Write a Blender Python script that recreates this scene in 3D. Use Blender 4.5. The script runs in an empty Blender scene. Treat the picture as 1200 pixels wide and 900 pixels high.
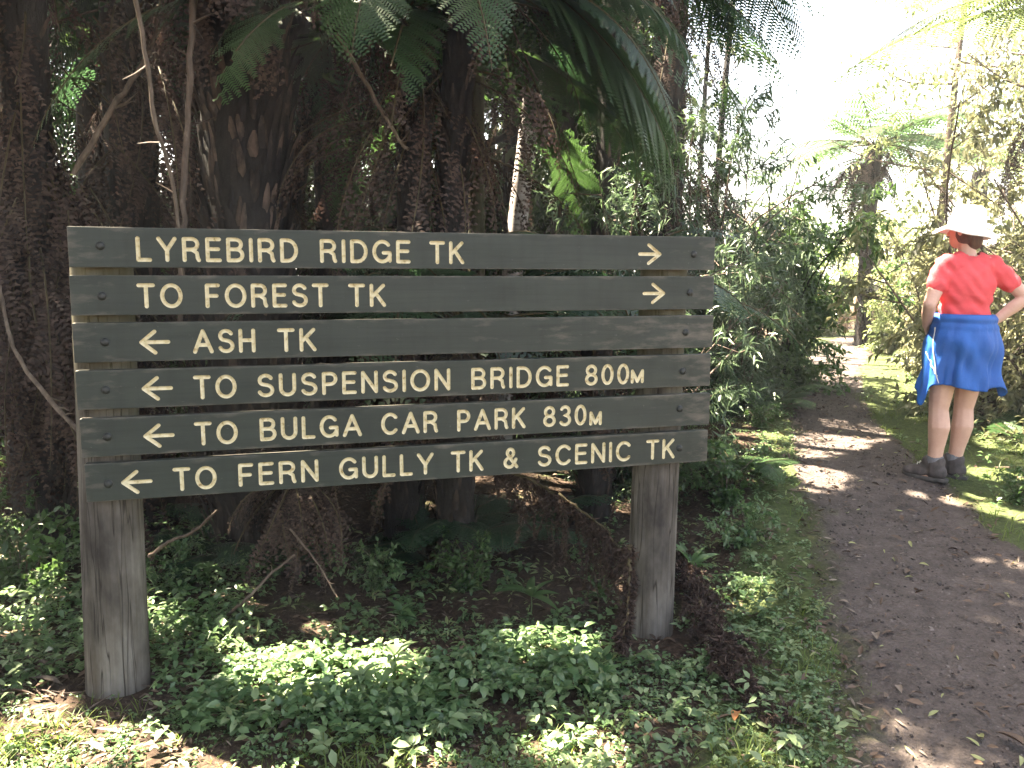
import bpy, bmesh, math
import numpy as np
from mathutils import Vector, Matrix

SC = bpy.context.scene
COL = SC.collection
PI = math.pi
rng = np.random.default_rng(11)
R = math.radians

# ------------------------------------------------------------------ camera
CAM_H, F_PX, PITCH, ROLL = 1.61, 980.0, 0.1262, 0.0205
_c, _s = math.cos(PITCH), math.sin(PITCH)
FWD = np.array([0, _c, -_s]); UPV = np.array([0, _s, _c]); RGT = np.array([1.0, 0, 0])
EYE = np.array([0, 0, CAM_H])

def ray(px, py):
    u, v = px - 600.0, py - 450.0
    cr, sr = math.cos(ROLL), math.sin(ROLL)
    uu = cr * u + sr * v; vv = -sr * u + cr * v
    return FWD + RGT * (uu / F_PX) - UPV * (vv / F_PX)

def at(px, py, d):
    return EYE + ray(px, py) * d

def pathc(y):
    return np.interp(y, [-4, 1, 2.6, 3.6, 4.5, 6.7, 8.0, 10.9, 12.4, 16, 24, 40], [1.3, 1.72, 2.0, 2.1, 2.2, 2.67, 3.06, 4.17, 4.98, 7.2, 12, 24])

def pathw(y):
    return np.interp(y, [-4, 1, 2.6, 3.6, 4.5, 6.7, 8.0, 10.9, 13, 40], [.98, .92, .86, .68, .56, .39, .34, .41, .5, .6])

def smooth(e0, e1, x):
    t = np.clip((x - e0) / (e1 - e0), 0, 1)
    return t * t * (3 - 2 * t)

def bumps(x, y, f, ph):
    return (np.sin(f * x + 1.3 * ph) * np.cos(f * 1.13 * y + ph) + .6 * np.sin(f * 1.9 * x - f * 1.3 * y + 2.1 * ph)
            + .4 * np.sin(f * 3.1 * y + f * 2.3 * x + .7 * ph)) / 2.0

def hraw(x, y):
    x = np.asarray(x, float); y = np.asarray(y, float)
    k = smooth(.8, 1.7, x)
    h = k * (.12 * np.clip(y - 2.6, 0, 3.0) + .05 * np.clip(y - 5.6, 0, 7.5)) + (1 - k) * (.06 * np.clip(y - 3.7, 0, 9.5))
    d = np.abs(x - pathc(y)) / pathw(y)
    off = smooth(1.0, 2.2, d)
    h = h + off * (.025 * bumps(x, y, 2.6, 1.0) + .012 * bumps(x, y, 8.0, 2.0))
    h = h + .22 * smooth(1.5, 5, x - pathc(y)) * smooth(3, 6, y)
    h = h + .10 * smooth(2.2, 4.2, -x) * smooth(2.5, 4, y)
    h = h - .06 * smooth(3.2, 4.2, y) * smooth(.6, 0, x) * smooth(6.5, 5, y)
    return h

def hground(x, y):
    d = np.abs(np.asarray(x) - pathc(y)) / pathw(y)
    d = d + .09 * bumps(np.asarray(x), np.asarray(y), 5, 3) + .04 * bumps(np.asarray(x), np.asarray(y), 15, 4)
    return hraw(x, y) - .035 * smooth(1.02, .9, d)

def hpath(x, y):
    return hraw(x, y) - .007

def gz(x, y):
    d = abs(x - float(pathc(y))) / float(pathw(y))
    return float(hpath(x, y)) if d < .97 else float(hground(x, y))

def ground_at(px, py):
    r = ray(px, py)
    t = 3.0
    for _ in range(40):
        p = EYE + r * t
        t = t + (p[2] - gz(p[0], p[1])) / max(.03, -r[2]) * .7
        t = min(max(t, .5), 60)
    return EYE + r * t

# ------------------------------------------------------------------ sun
EL = R(65)
SH = np.array([-0.86, 0.5]); SH /= np.linalg.norm(SH)
S = np.array([SH[0] * math.cos(EL), SH[1] * math.cos(EL), math.sin(EL)])
LIT = []
def lit(px, py, r, n=1):
    LIT.append((ground_at(px, py) + (np.array([0, 0, .06]) if py > 700 else 0), r, .16))

# ------------------------------------------------------------------ mesh helpers
def nrm(v):
    v = np.asarray(v, float)
    return v / np.maximum(np.linalg.norm(v, axis=-1, keepdims=True), 1e-9)

class MB:
    def __init__(self):
        self.V, self.Q, self.M, self.n = [], [], [], 0
    def add(self, V, Q, m=0):
        V = np.asarray(V, float).reshape(-1, 3); Q = np.asarray(Q, int).reshape(-1, 4)
        self.V.append(V); self.Q.append(Q + self.n); self.M.append(np.full(len(Q), m)); self.n += len(V)
        return self
    def join(self, o, mtx=None, m=None):
        V, Q, M = o.arrays()
        if mtx is not None:
            A = np.array(mtx); V = V @ A[:3, :3].T + A[:3, 3]
        self.V.append(V); self.Q.append(Q + self.n); self.M.append(M if m is None else np.full(len(Q), m)); self.n += len(V)
        return self
    def arrays(self):
        if len(self.V) > 1:
            self.V, self.Q, self.M = [np.concatenate(self.V)], [np.concatenate(self.Q)], [np.concatenate(self.M)]
        if not self.V:
            return np.zeros((0, 3)), np.zeros((0, 4), int), np.zeros(0, int)
        return self.V[0], self.Q[0], self.M[0]

def mesh_from(name, V, Q, M, mats, smooth_=True):
    me = bpy.data.meshes.new(name)
    used = np.zeros(len(V), bool); used[Q.ravel()] = True
    if not used.all():
        idx = np.cumsum(used) - 1
        V = V[used]; Q = idx[Q]
    me.vertices.add(len(V)); me.vertices.foreach_set('co', V.astype(np.float32).ravel())
    me.loops.add(Q.size); me.loops.foreach_set('vertex_index', Q.astype(np.int32).ravel())
    me.polygons.add(len(Q))
    me.polygons.foreach_set('loop_start', np.arange(0, Q.size, 4, dtype=np.int32))
    me.polygons.foreach_set('material_index', M.astype(np.int32))
    me.polygons.foreach_set('use_smooth', np.full(len(Q), smooth_))
    for m in mats: me.materials.append(m)
    me.update(calc_edges=True)
    return me

def link(name, me, parent=None, loc=None):
    o = bpy.data.objects.new(name, me)
    COL.objects.link(o)
    if parent is not None: o.parent = parent
    if loc is not None: o.location = loc
    return o

def tag(o, label=None, cat=None, group=None, kind=None):
    if label: o['label'] = label
    if cat: o['category'] = cat
    if group: o['group'] = group
    if kind: o['kind'] = kind
    return o

def empty(name, loc, label, cat, group=None, rz=0.0, scale=1.0):
    o = bpy.data.objects.new(name, None); COL.objects.link(o)
    o.empty_display_size = .1
    o.location = loc; o.rotation_euler = (0, 0, rz); o.scale = (scale,) * 3
    return tag(o, label, cat, group)

def mtx(loc, rz=0.0, sc=1.0):
    c, s = math.cos(rz) * sc, math.sin(rz) * sc
    return np.array([[c, -s, 0, loc[0]], [s, c, 0, loc[1]], [0, 0, sc, loc[2]], [0, 0, 0, 1.0]])

class Proto:
    """A leafy mesh that may be shared; leaves that would stand in a sunbeam are left out of the copy."""
    def __init__(self, mb, mats, smooth_=True):
        self.V, self.Q, self.M = mb.arrays(); self.mats = mats; self.me = None; self.sm = smooth_
        self.C = self.V[self.Q].mean(1)
        self.cen = (self.V.min(0) + self.V.max(0)) / 2; self.rad = np.linalg.norm(self.V - self.cen, axis=1).max()
    def mesh(self, name, A):
        sc = np.linalg.norm(A[:3, 0]); cen = A[:3, :3] @ self.cen + A[:3, 3]; rad = self.rad * sc
        keep = None
        for P, r, am in LIT:
            v = cen - P; al = v @ S; pe = math.sqrt(max(0, v @ v - al * al))
            if al < am - rad or pe > rad + r: continue
            if keep is None:
                C = self.C @ A[:3, :3].T + A[:3, 3]; keep = np.ones(len(C), bool)
            w = C - P; a = w @ S; p = np.sqrt(np.maximum(0, (w * w).sum(1) - a * a))
            keep &= ~((a > am) & (p < r * (.8 + .4 * HASH[np.arange(len(p)) // 2 % 4096])))
        if keep is None or keep.all():
            if self.me is None: self.me = mesh_from(name, self.V, self.Q, self.M, self.mats, self.sm)
            return self.me
        return mesh_from(name, self.V, self.Q[keep], self.M[keep], self.mats, self.sm)

HASH = np.random.default_rng(5).random(4096)

def place(name, proto, root, cull=True):
    A = mtx(root.location, root.rotation_euler[2], root.scale[0])
    if name in ('trunk', 'stump') or not cull:
        if proto.me is None: proto.me = mesh_from(name, proto.V, proto.Q, proto.M, proto.mats, proto.sm)
        return link(name, proto.me, root)
    return link(name, proto.mesh(name, A), root)

def tube(P, rad, sides=6, twist=0.0):
    P = np.asarray(P, float); n = len(P)
    rad = np.broadcast_to(np.asarray(rad, float), (n,)) if np.ndim(rad) < 2 else np.asarray(rad)
    T = nrm(np.gradient(P, axis=0))
    ref = np.array([0, 0, 1.0]) if abs(T[:, 2]).mean() < .8 else np.array([1.0, 0, 0])
    X = nrm(np.cross(ref, T)); Y = np.cross(T, X)
    a = np.linspace(0, 2 * PI, sides, endpoint=False)
    rr = rad[:, None] if rad.ndim == 1 else rad
    V = P[:, None] + (np.cos(a)[None, :, None] * X[:, None] + np.sin(a)[None, :, None] * Y[:, None]) * rr[..., None]
    i, j = np.meshgrid(np.arange(n - 1), np.arange(sides), indexing='ij')
    j2 = (j + 1) % sides
    Q = np.stack([i * sides + j, i * sides + j2, (i + 1) * sides + j2, (i + 1) * sides + j], -1).reshape(-1, 4)
    return V.reshape(-1, 3), Q

def bez(pts, n=16):
    P = np.asarray(pts, float)
    t = np.linspace(0, len(P) - 1, n); k = np.clip(t.astype(int), 0, len(P) - 2); u = (t - k)[:, None]
    g = lambda i: P[np.clip(i, 0, len(P) - 1)]
    a, b, c, d = g(k - 1), g(k), g(k + 1), g(k + 2)
    return .5 * (2 * b + (c - a) * u + (2 * a - 5 * b + 4 * c - d) * u ** 2 + (3 * b - a - 3 * c + d) * u ** 3)

def leaf_t(w=.5, fold=.12, tipd=.15, wide=.42, seg=1):
    """a leaf along +Y, unit length; w = width/length"""
    if seg == 1:
        V = np.array([[0, 0, 0], [-w / 2, wide, fold * w], [0, wide + .08, 0], [w / 2, wide, fold * w], [0, 1, -tipd]])
        Q = np.array([[0, 2, 4, 1], [0, 3, 4, 2]])
        return V, Q
    t = np.linspace(0, 1, seg + 1)
    prof = np.sin(PI * t ** .75) ** .85 * w / 2 + .002
    z = -tipd * t ** 2 + .18 * np.sin(PI * t * .7) * .3
    V = np.concatenate([np.stack([-prof, t, z + fold * prof * 2], 1), np.stack([0 * t, t, z], 1), np.stack([prof, t, z + fold * prof * 2], 1)])
    m = seg + 1; i = np.arange(seg)
    Q = np.concatenate([np.stack([i, m + i, m + i + 1, i + 1], 1), np.stack([m + i, 2 * m + i, 2 * m + i + 1, m + i + 1], 1)])
    return V, Q

def scatter(mb, tmpl, pos, dirv, nor, ln, wd=None, m=0):
    """pos,dirv,nor (N,3), ln (N,): one leaf each"""
    tv, tq = tmpl
    N = len(pos)
    if N == 0: return
    Y = nrm(dirv); X = nrm(np.cross(Y, nor)); Z = np.cross(X, Y)
    ln = np.broadcast_to(ln, (N,)); wd = ln if wd is None else np.broadcast_to(wd, (N,))
    V = (pos[:, None] + tv[None, :, 0, None] * X[:, None] * wd[:, None, None] + tv[None, :, 1, None] * Y[:, None] * ln[:, None, None]
         + tv[None, :, 2, None] * Z[:, None] * ln[:, None, None])
    Q = tq[None] + (np.arange(N) * len(tv))[:, None, None]
    mb.add(V.reshape(-1, 3), Q.reshape(-1, 4), m)

def frond(mb, base, az, L, W, a0, a1, npin=26, spacing=.02, pinw=.13, fw=.35, s0=.14, sag=.2, sidec=0.0, r0=.008, jit=.05, rg=rng, m=0, mr=1, curlp=.25, ppow=.75):
    n = 22; t = np.linspace(0, 1, n)
    ang = a0 + (a1 - a0) * t ** 1.15
    st = L / (n - 1)
    X = np.concatenate([[0], np.cumsum(np.cos(ang[:-1]) * st)]); Z = np.concatenate([[0], np.cumsum(np.sin(ang[:-1]) * st)])
    Yv = sidec * L * t ** 2
    ca, sa = math.cos(az), math.sin(az)
    P = np.stack([X * ca - Yv * sa, X * sa + Yv * ca, Z], 1) + base
    tv, tq = tube(P, r0 * (1 - .85 * t), 4); mb.add(tv, tq, mr)
    T = nrm(np.gradient(P, axis=0)); B0 = np.array([-sa, ca, 0.0])
    s = np.linspace(s0, .985, npin)
    pp = np.stack([np.interp(s, t, P[:, k]) for k in range(3)], 1)
    TT = nrm(np.stack([np.interp(s, t, T[:, k]) for k in range(3)], 1))
    BB = nrm(B0 - (TT @ B0)[:, None] * TT); NN = np.cross(TT, BB)
    x = (s - s0 * .6) / (1 - s0 * .6)
    ln = W * np.maximum(.04, np.sin(PI * np.clip(x, 0, 1) ** ppow)) ** .8
    for sd in (-1, 1):
        f = fw + .3 * x + rg.normal(0, jit, npin)
        D = BB * (sd * np.cos(f))[:, None] + TT * np.sin(f)[:, None] + NN * (rg.normal(-sag * .5, jit, npin))[:, None]
        D = nrm(D)
        lj = ln * (1 + rg.normal(0, .06, npin))
        for k in range(npin):
            l = lj[k]; mq = max(3, int(l / spacing)); q = (np.arange(mq) + .5) / mq
            c = pp[k] + l * (q[:, None] * D[k] - (sag * q ** 2)[:, None] * np.array([0, 0, 1.0]) * .6 + (curlp * q ** 2)[:, None] * TT[k] * .5)
            pt = nrm(np.gradient(c, axis=0)) if mq > 1 else D[k][None]
            pb = nrm(np.cross(NN[k], pt))
            pl = (pinw * l * (1 - .75 * q ** 1.5) + .004)[:, None]
            w = l / mq * .46
            for s2 in (-1, 1):
                b = c; tip = c + pl * (pb * s2 + .35 * pt) - np.array([0, 0, .12]) * pl
                V = np.stack([b - pt * w, b + pt * w, tip + pt * w * .45, tip - pt * w * .3], 1)
                i = np.arange(mq)[:, None] * 4
                Q = i + (np.array([[0, 1, 2, 3]]) if s2 > 0 else np.array([[3, 2, 1, 0]]))
                mb.add(V.reshape(-1, 3), Q, m)

# ------------------------------------------------------------------ materials
def newmat(name):
    m = bpy.data.materials.new(name); m.use_nodes = True
    nt = m.node_tree
    for n in list(nt.nodes): nt.nodes.remove(n)
    out = nt.nodes.new('ShaderNodeOutputMaterial')
    return m, nt, out

def N(nt, t, **kw):
    n = nt.nodes.new(t)
    for k, v in kw.items():
        if k.startswith('i_'):
            key = k[2:]
            n.inputs[int(key) if key.isdigit() else key.replace('_', ' ')].default_value = v
        else: setattr(n, k, v)
    return n

def ramp(nt, stops, fac=None):
    r = nt.nodes.new('ShaderNodeValToRGB')
    e = r.color_ramp.elements
    while len(e) < len(stops): e.new(.5)
    for i, (p, c) in enumerate(stops):
        e[i].position = p; e[i].color = (*c, 1) if len(c) == 3 else c
    if fac is not None: nt.links.new(fac, r.inputs[0])
    return r

def leafmat(name, c1, c2, trans=.35, rough=.45, spec=.4, nscale=3.0, tr_gain=1.6, island=.6):
    m, nt, out = newmat(name); L = nt.links
    geo = N(nt, 'ShaderNodeNewGeometry'); tc = N(nt, 'ShaderNodeTexCoord')
    no = N(nt, 'ShaderNodeTexNoise', i_Scale=nscale, i_Detail=2.0)
    L.new(tc.outputs['Object'], no.inputs['Vector'])
    a = N(nt, 'ShaderNodeMath', operation='MULTIPLY', i_1=island); L.new(geo.outputs['Random Per Island'], a.inputs[0])
    b = N(nt, 'ShaderNodeMath', operation='MULTIPLY', i_1=1.0 - island); L.new(no.outputs['Fac'], b.inputs[0])
    s = N(nt, 'ShaderNodeMath', operation='ADD'); L.new(a.outputs[0], s.inputs[0]); L.new(b.outputs[0], s.inputs[1])
    cr = ramp(nt, [(.12, c1), (.88, c2)], s.outputs[0])
    p = N(nt, 'ShaderNodeBsdfPrincipled', i_Roughness=rough); p.inputs['Specular IOR Level'].default_value = spec
    L.new(cr.outputs[0], p.inputs['Base Color'])
    tl = N(nt, 'ShaderNodeBsdfTranslucent')
    hs = N(nt, 'ShaderNodeHueSaturation', i_Hue=.485, i_Saturation=1.1, i_Value=tr_gain); L.new(cr.outputs[0], hs.inputs['Color']); L.new(hs.outputs[0], tl.inputs['Color'])
    mx = N(nt, 'ShaderNodeMixShader', i_0=trans)
    L.new(p.outputs[0], mx.inputs[1]); L.new(tl.outputs[0], mx.inputs[2]); L.new(mx.outputs[0], out.inputs[0])
    return m

def solidmat(name, stops, scale=(8, 8, 8), rough=.7, spec=.3, bump=.3, bscale=None, bdist=.004, detail=5.0, distort=0.0, coord='Object', island=0.0):
    """noise-coloured surface with bump; stops = colour ramp over the noise"""
    m, nt, out = newmat(name); L = nt.links
    tc = N(nt, 'ShaderNodeTexCoord'); mp = N(nt, 'ShaderNodeMapping'); mp.inputs['Scale'].default_value = scale
    L.new(tc.outputs[coord], mp.inputs[0])
    no = N(nt, 'ShaderNodeTexNoise', i_Scale=1.0, i_Detail=detail, i_Roughness=.62, i_Distortion=distort); L.new(mp.outputs[0], no.inputs['Vector'])
    fac = no.outputs['Fac']
    if island:
        geo = N(nt, 'ShaderNodeNewGeometry')
        a = N(nt, 'ShaderNodeMath', operation='MULTIPLY_ADD', i_1=island, i_2=-island * .5); L.new(geo.outputs['Random Per Island'], a.inputs[0])
        b = N(nt, 'ShaderNodeMath', operation='ADD'); L.new(a.outputs[0], b.inputs[0]); L.new(fac, b.inputs[1]); fac = b.outputs[0]
    cr = ramp(nt, stops, fac)
    p = N(nt, 'ShaderNodeBsdfPrincipled', i_Roughness=rough); p.inputs['Specular IOR Level'].default_value = spec
    L.new(cr.outputs[0], p.inputs['Base Color'])
    if bump:
        n2 = N(nt, 'ShaderNodeTexNoise', i_Scale=bscale or 2.5, i_Detail=6.0, i_Roughness=.7); L.new(mp.outputs[0], n2.inputs['Vector'])
        bp = N(nt, 'ShaderNodeBump', i_Strength=bump, i_Distance=bdist); L.new(n2.outputs['Fac'], bp.inputs['Height']); L.new(bp.outputs[0], p.inputs['Normal'])
    L.new(p.outputs[0], out.inputs[0])
    return m
# ------------------------------------------------------------------ setting materials
M_bark_fern = solidmat('tree_fern_trunk', [(.3, (.007, .006, .005)), (.55, (.018, .014, .012)), (.75, (.045, .034, .028))], scale=(14, 14, 5), bump=.8, bdist=.02, island=.25)
M_scale = solidmat('frond_base', [(.25, (.008, .006, .006)), (.55, (.026, .019, .016)), (.85, (.12, .08, .062))], scale=(18, 18, 8), bump=.6, bdist=.008, island=.5)
M_dead = leafmat('dead_frond', (.013, .009, .008), (.105, .069, .056), trans=.2, rough=.7, spec=.2, tr_gain=1.2)
M_deadp = leafmat('dead_frond_pale', (.11, .07, .05), (.30, .21, .15), trans=.2, rough=.7, spec=.2, tr_gain=1.1)
M_rachis = solidmat('rachis', [(.3, (.035, .03, .014)), (.7, (.09, .065, .03))], scale=(20, 20, 20), bump=.2)
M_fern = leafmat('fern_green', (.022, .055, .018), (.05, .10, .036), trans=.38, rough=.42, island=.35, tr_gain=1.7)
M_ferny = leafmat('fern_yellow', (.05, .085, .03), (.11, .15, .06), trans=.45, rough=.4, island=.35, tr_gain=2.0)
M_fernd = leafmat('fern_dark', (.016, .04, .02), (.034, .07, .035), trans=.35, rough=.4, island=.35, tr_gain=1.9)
M_wil = leafmat('willow_leaf', (.035, .065, .035), (.085, .13, .07), trans=.3, rough=.38, spec=.5, tr_gain=1.8)
M_broad = leafmat('broad_leaf', (.028, .065, .022), (.075, .135, .045), trans=.35, rough=.4, spec=.45, tr_gain=2.0)
M_overlit = leafmat('bright_leaf', (.10, .14, .06), (.21, .25, .12), trans=.45, rough=.42, tr_gain=2.0)  # paled to imitate leaves overexposed in the sun
M_euc = leafmat('gum_leaf', (.035, .055, .03), (.08, .11, .05), trans=.3, rough=.42, spec=.45, tr_gain=1.7)
M_olive = leafmat('olive_leaf', (.085, .10, .05), (.24, .24, .14), trans=.38, rough=.45, tr_gain=1.6)  # olive, lightened to imitate glare on far sunlit leaves
M_cover = leafmat('cover_leaf', (.035, .085, .034), (.14, .215, .095), trans=.35, rough=.36, spec=.55, tr_gain=2.0)
M_grass = leafmat('grass_blade', (.05, .095, .018), (.13, .17, .045), trans=.4, rough=.5, tr_gain=1.7)
M_sunpale = leafmat('pale_leaf', (.12, .19, .09), (.24, .30, .16), trans=.35, rough=.45, spec=.35, tr_gain=1.5)  # whiteness of sunlit leaves painted into the colour
M_litter = leafmat('litter_leaf', (.028, .018, .013), (.13, .085, .06), trans=.08, rough=.6, spec=.3, tr_gain=1.0)
M_leafy = leafmat('fallen_yellow', (.14, .14, .045), (.27, .29, .13), trans=.15, rough=.45, tr_gain=1.1)
M_leafp = leafmat('fallen_pale', (.07, .052, .04), (.22, .17, .135), trans=.1, rough=.5, tr_gain=1.0)
M_leaford = leafmat('fallen_orange', (.30, .11, .04), (.42, .20, .08), trans=.15, rough=.5, tr_gain=1.0)
M_stick = solidmat('stick_bark', [(.3, (.035, .025, .02)), (.6, (.11, .078, .06)), (.8, (.22, .17, .14))], scale=(25, 25, 7), bump=.6, bdist=.003, island=.3)
M_stickl = solidmat('stick_pale', [(.3, (.05, .036, .027)), (.55, (.13, .095, .07)), (.8, (.25, .2, .155))], scale=(25, 25, 9), bump=.5, bdist=.003)
M_barkb = solidmat('brown_bark', [(.3, (.035, .024, .02)), (.55, (.10, .068, .055)), (.8, (.22, .16, .135))], scale=(11, 11, 2.5), bump=.9, bdist=.02)
M_barkd = solidmat('dark_bark', [(.3, (.007, .006, .006)), (.6, (.02, .017, .016)), (.85, (.05, .044, .04))], scale=(12, 12, 3), bump=.9, bdist=.02)
M_barkw = solidmat('white_bark', [(.36, (.06, .045, .04)), (.47, (.26, .23, .22)), (.75, (.50, .47, .47))], scale=(9, 9, 16), bump=.5, bdist=.006)
M_barkm = solidmat('mossy_bark', [(.3, (.025, .024, .014)), (.5, (.06, .058, .03)), (.65, (.09, .06, .042)), (.85, (.15, .125, .10))], scale=(10, 10, 4), bump=.7, bdist=.01)

def ground_mat():
    m, nt, out = newmat('forest_floor'); L = nt.links
    tc = N(nt, 'ShaderNodeTexCoord')
    n1 = N(nt, 'ShaderNodeTexNoise', i_Scale=2.2, i_Detail=6.0, i_Roughness=.65); L.new(tc.outputs['Object'], n1.inputs['Vector'])
    n2 = N(nt, 'ShaderNodeTexNoise', i_Scale=38.0, i_Detail=6.0, i_Roughness=.7); L.new(tc.outputs['Object'], n2.inputs['Vector'])
    soil = ramp(nt, [(.3, (.018, .012, .009)), (.52, (.05, .033, .024)), (.7, (.11, .08, .058))], n2.outputs['Fac'])
    moss = ramp(nt, [(.3, (.028, .040, .016)), (.55, (.068, .088, .034)), (.75, (.13, .14, .062))], n2.outputs['Fac'])
    sel = ramp(nt, [(.52, (0, 0, 0)), (.64, (1, 1, 1))], n1.outputs['Fac'])
    at_ = N(nt, 'ShaderNodeAttribute', attribute_name='moss')
    mm = N(nt, 'ShaderNodeMath', operation='MULTIPLY_ADD', i_1=.85); L.new(at_.outputs['Fac'], mm.inputs[0]); L.new(n1.outputs['Fac'], mm.inputs[2])
    sel = ramp(nt, [(.56, (0, 0, 0)), (.72, (1, 1, 1))], mm.outputs[0])
    mx = N(nt, 'ShaderNodeMixRGB'); L.new(sel.outputs[0], mx.inputs[0]); L.new(soil.outputs[0], mx.inputs[1]); L.new(moss.outputs[0], mx.inputs[2])
    p = N(nt, 'ShaderNodeBsdfPrincipled', i_Roughness=.9); p.inputs['Specular IOR Level'].default_value = .15
    L.new(mx.outputs[0], p.inputs['Base Color'])
    bp = N(nt, 'ShaderNodeBump', i_Strength=.9, i_Distance=.02); L.new(n2.outputs['Fac'], bp.inputs['Height']); L.new(bp.outputs[0], p.inputs['Normal'])
    L.new(p.outputs[0], out.inputs[0])
    return m

def path_mat():
    m, nt, out = newmat('dirt_path'); L = nt.links
    tc = N(nt, 'ShaderNodeTexCoord'); uv = N(nt, 'ShaderNodeUVMap'); sp = N(nt, 'ShaderNodeSeparateXYZ'); L.new(uv.outputs[0], sp.inputs[0])
    n1 = N(nt, 'ShaderNodeTexNoise', i_Scale=1.6, i_Detail=5.0, i_Roughness=.6); L.new(tc.outputs['Object'], n1.inputs['Vector'])
    n2 = N(nt, 'ShaderNodeTexNoise', i_Scale=55.0, i_Detail=8.0, i_Roughness=.75); L.new(tc.outputs['Object'], n2.inputs['Vector'])
    n3 = N(nt, 'ShaderNodeTexNoise', i_Scale=9.0, i_Detail=6.0, i_Roughness=.7); L.new(tc.outputs['Object'], n3.inputs['Vector'])
    vo = N(nt, 'ShaderNodeTexVoronoi', i_Scale=70.0); L.new(tc.outputs['Object'], vo.inputs['Vector'])
    add = N(nt, 'ShaderNodeMath', operation='MULTIPLY_ADD', i_1=.5); L.new(n2.outputs['Fac'], add.inputs[0])
    hf = N(nt, 'ShaderNodeMath', operation='MULTIPLY', i_1=.5); L.new(n3.outputs['Fac'], hf.inputs[0]); L.new(hf.outputs[0], add.inputs[2])
    dirt = ramp(nt, [(.32, (.026, .020, .018)), (.48, (.070, .056, .051)), (.66, (.12, .098, .090)), (.80, (.20, .17, .158))], add.outputs[0])
    moss = ramp(nt, [(.3, (.024, .028, .012)), (.6, (.06, .066, .026)), (.8, (.11, .11, .05))], n2.outputs['Fac'])
    # moss grows in from the edges: |v-.5|*2 plus noise
    a = N(nt, 'ShaderNodeMath', operation='SUBTRACT', i_1=.5); L.new(sp.outputs[0], a.inputs[0])
    b = N(nt, 'ShaderNodeMath', operation='ABSOLUTE'); L.new(a.outputs[0], b.inputs[0])
    c = N(nt, 'ShaderNodeMath', operation='MULTIPLY_ADD', i_1=2.0); L.new(b.outputs[0], c.inputs[0])
    d = N(nt, 'ShaderNodeMath', operation='MULTIPLY_ADD', i_1=1.5, i_2=-.85); L.new(n1.outputs['Fac'], d.inputs[0])
    e = N(nt, 'ShaderNodeMath', operation='MULTIPLY_ADD', i_1=.5, i_2=-.25); L.new(n3.outputs['Fac'], e.inputs[0])
    f = N(nt, 'ShaderNodeMath', operation='ADD'); L.new(d.outputs[0], f.inputs[0]); L.new(e.outputs[0], f.inputs[1]); L.new(f.outputs[0], c.inputs[2])
    sel = ramp(nt, [(.62, (0, 0, 0)), (.85, (1, 1, 1))], c.outputs[0])
    mx = N(nt, 'ShaderNodeMixRGB'); L.new(sel.outputs[0], mx.inputs[0]); L.new(dirt.outputs[0], mx.inputs[1]); L.new(moss.outputs[0], mx.inputs[2])
    p = N(nt, 'ShaderNodeBsdfPrincipled', i_Roughness=.85); p.inputs['Specular IOR Level'].default_value = .2
    L.new(mx.outputs[0], p.inputs['Base Color'])
    hh = N(nt, 'ShaderNodeMath', operation='MULTIPLY_ADD', i_1=-.35); L.new(vo.outputs['Distance'], hh.inputs[0]); L.new(add.outputs[0], hh.inputs[2])
    bp = N(nt, 'ShaderNodeBump', i_Strength=1.0, i_Distance=.022); L.new(hh.outputs[0], bp.inputs['Height']); L.new(bp.outputs[0], p.inputs['Normal'])
    L.new(p.outputs[0], out.inputs[0])
    return m

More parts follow.
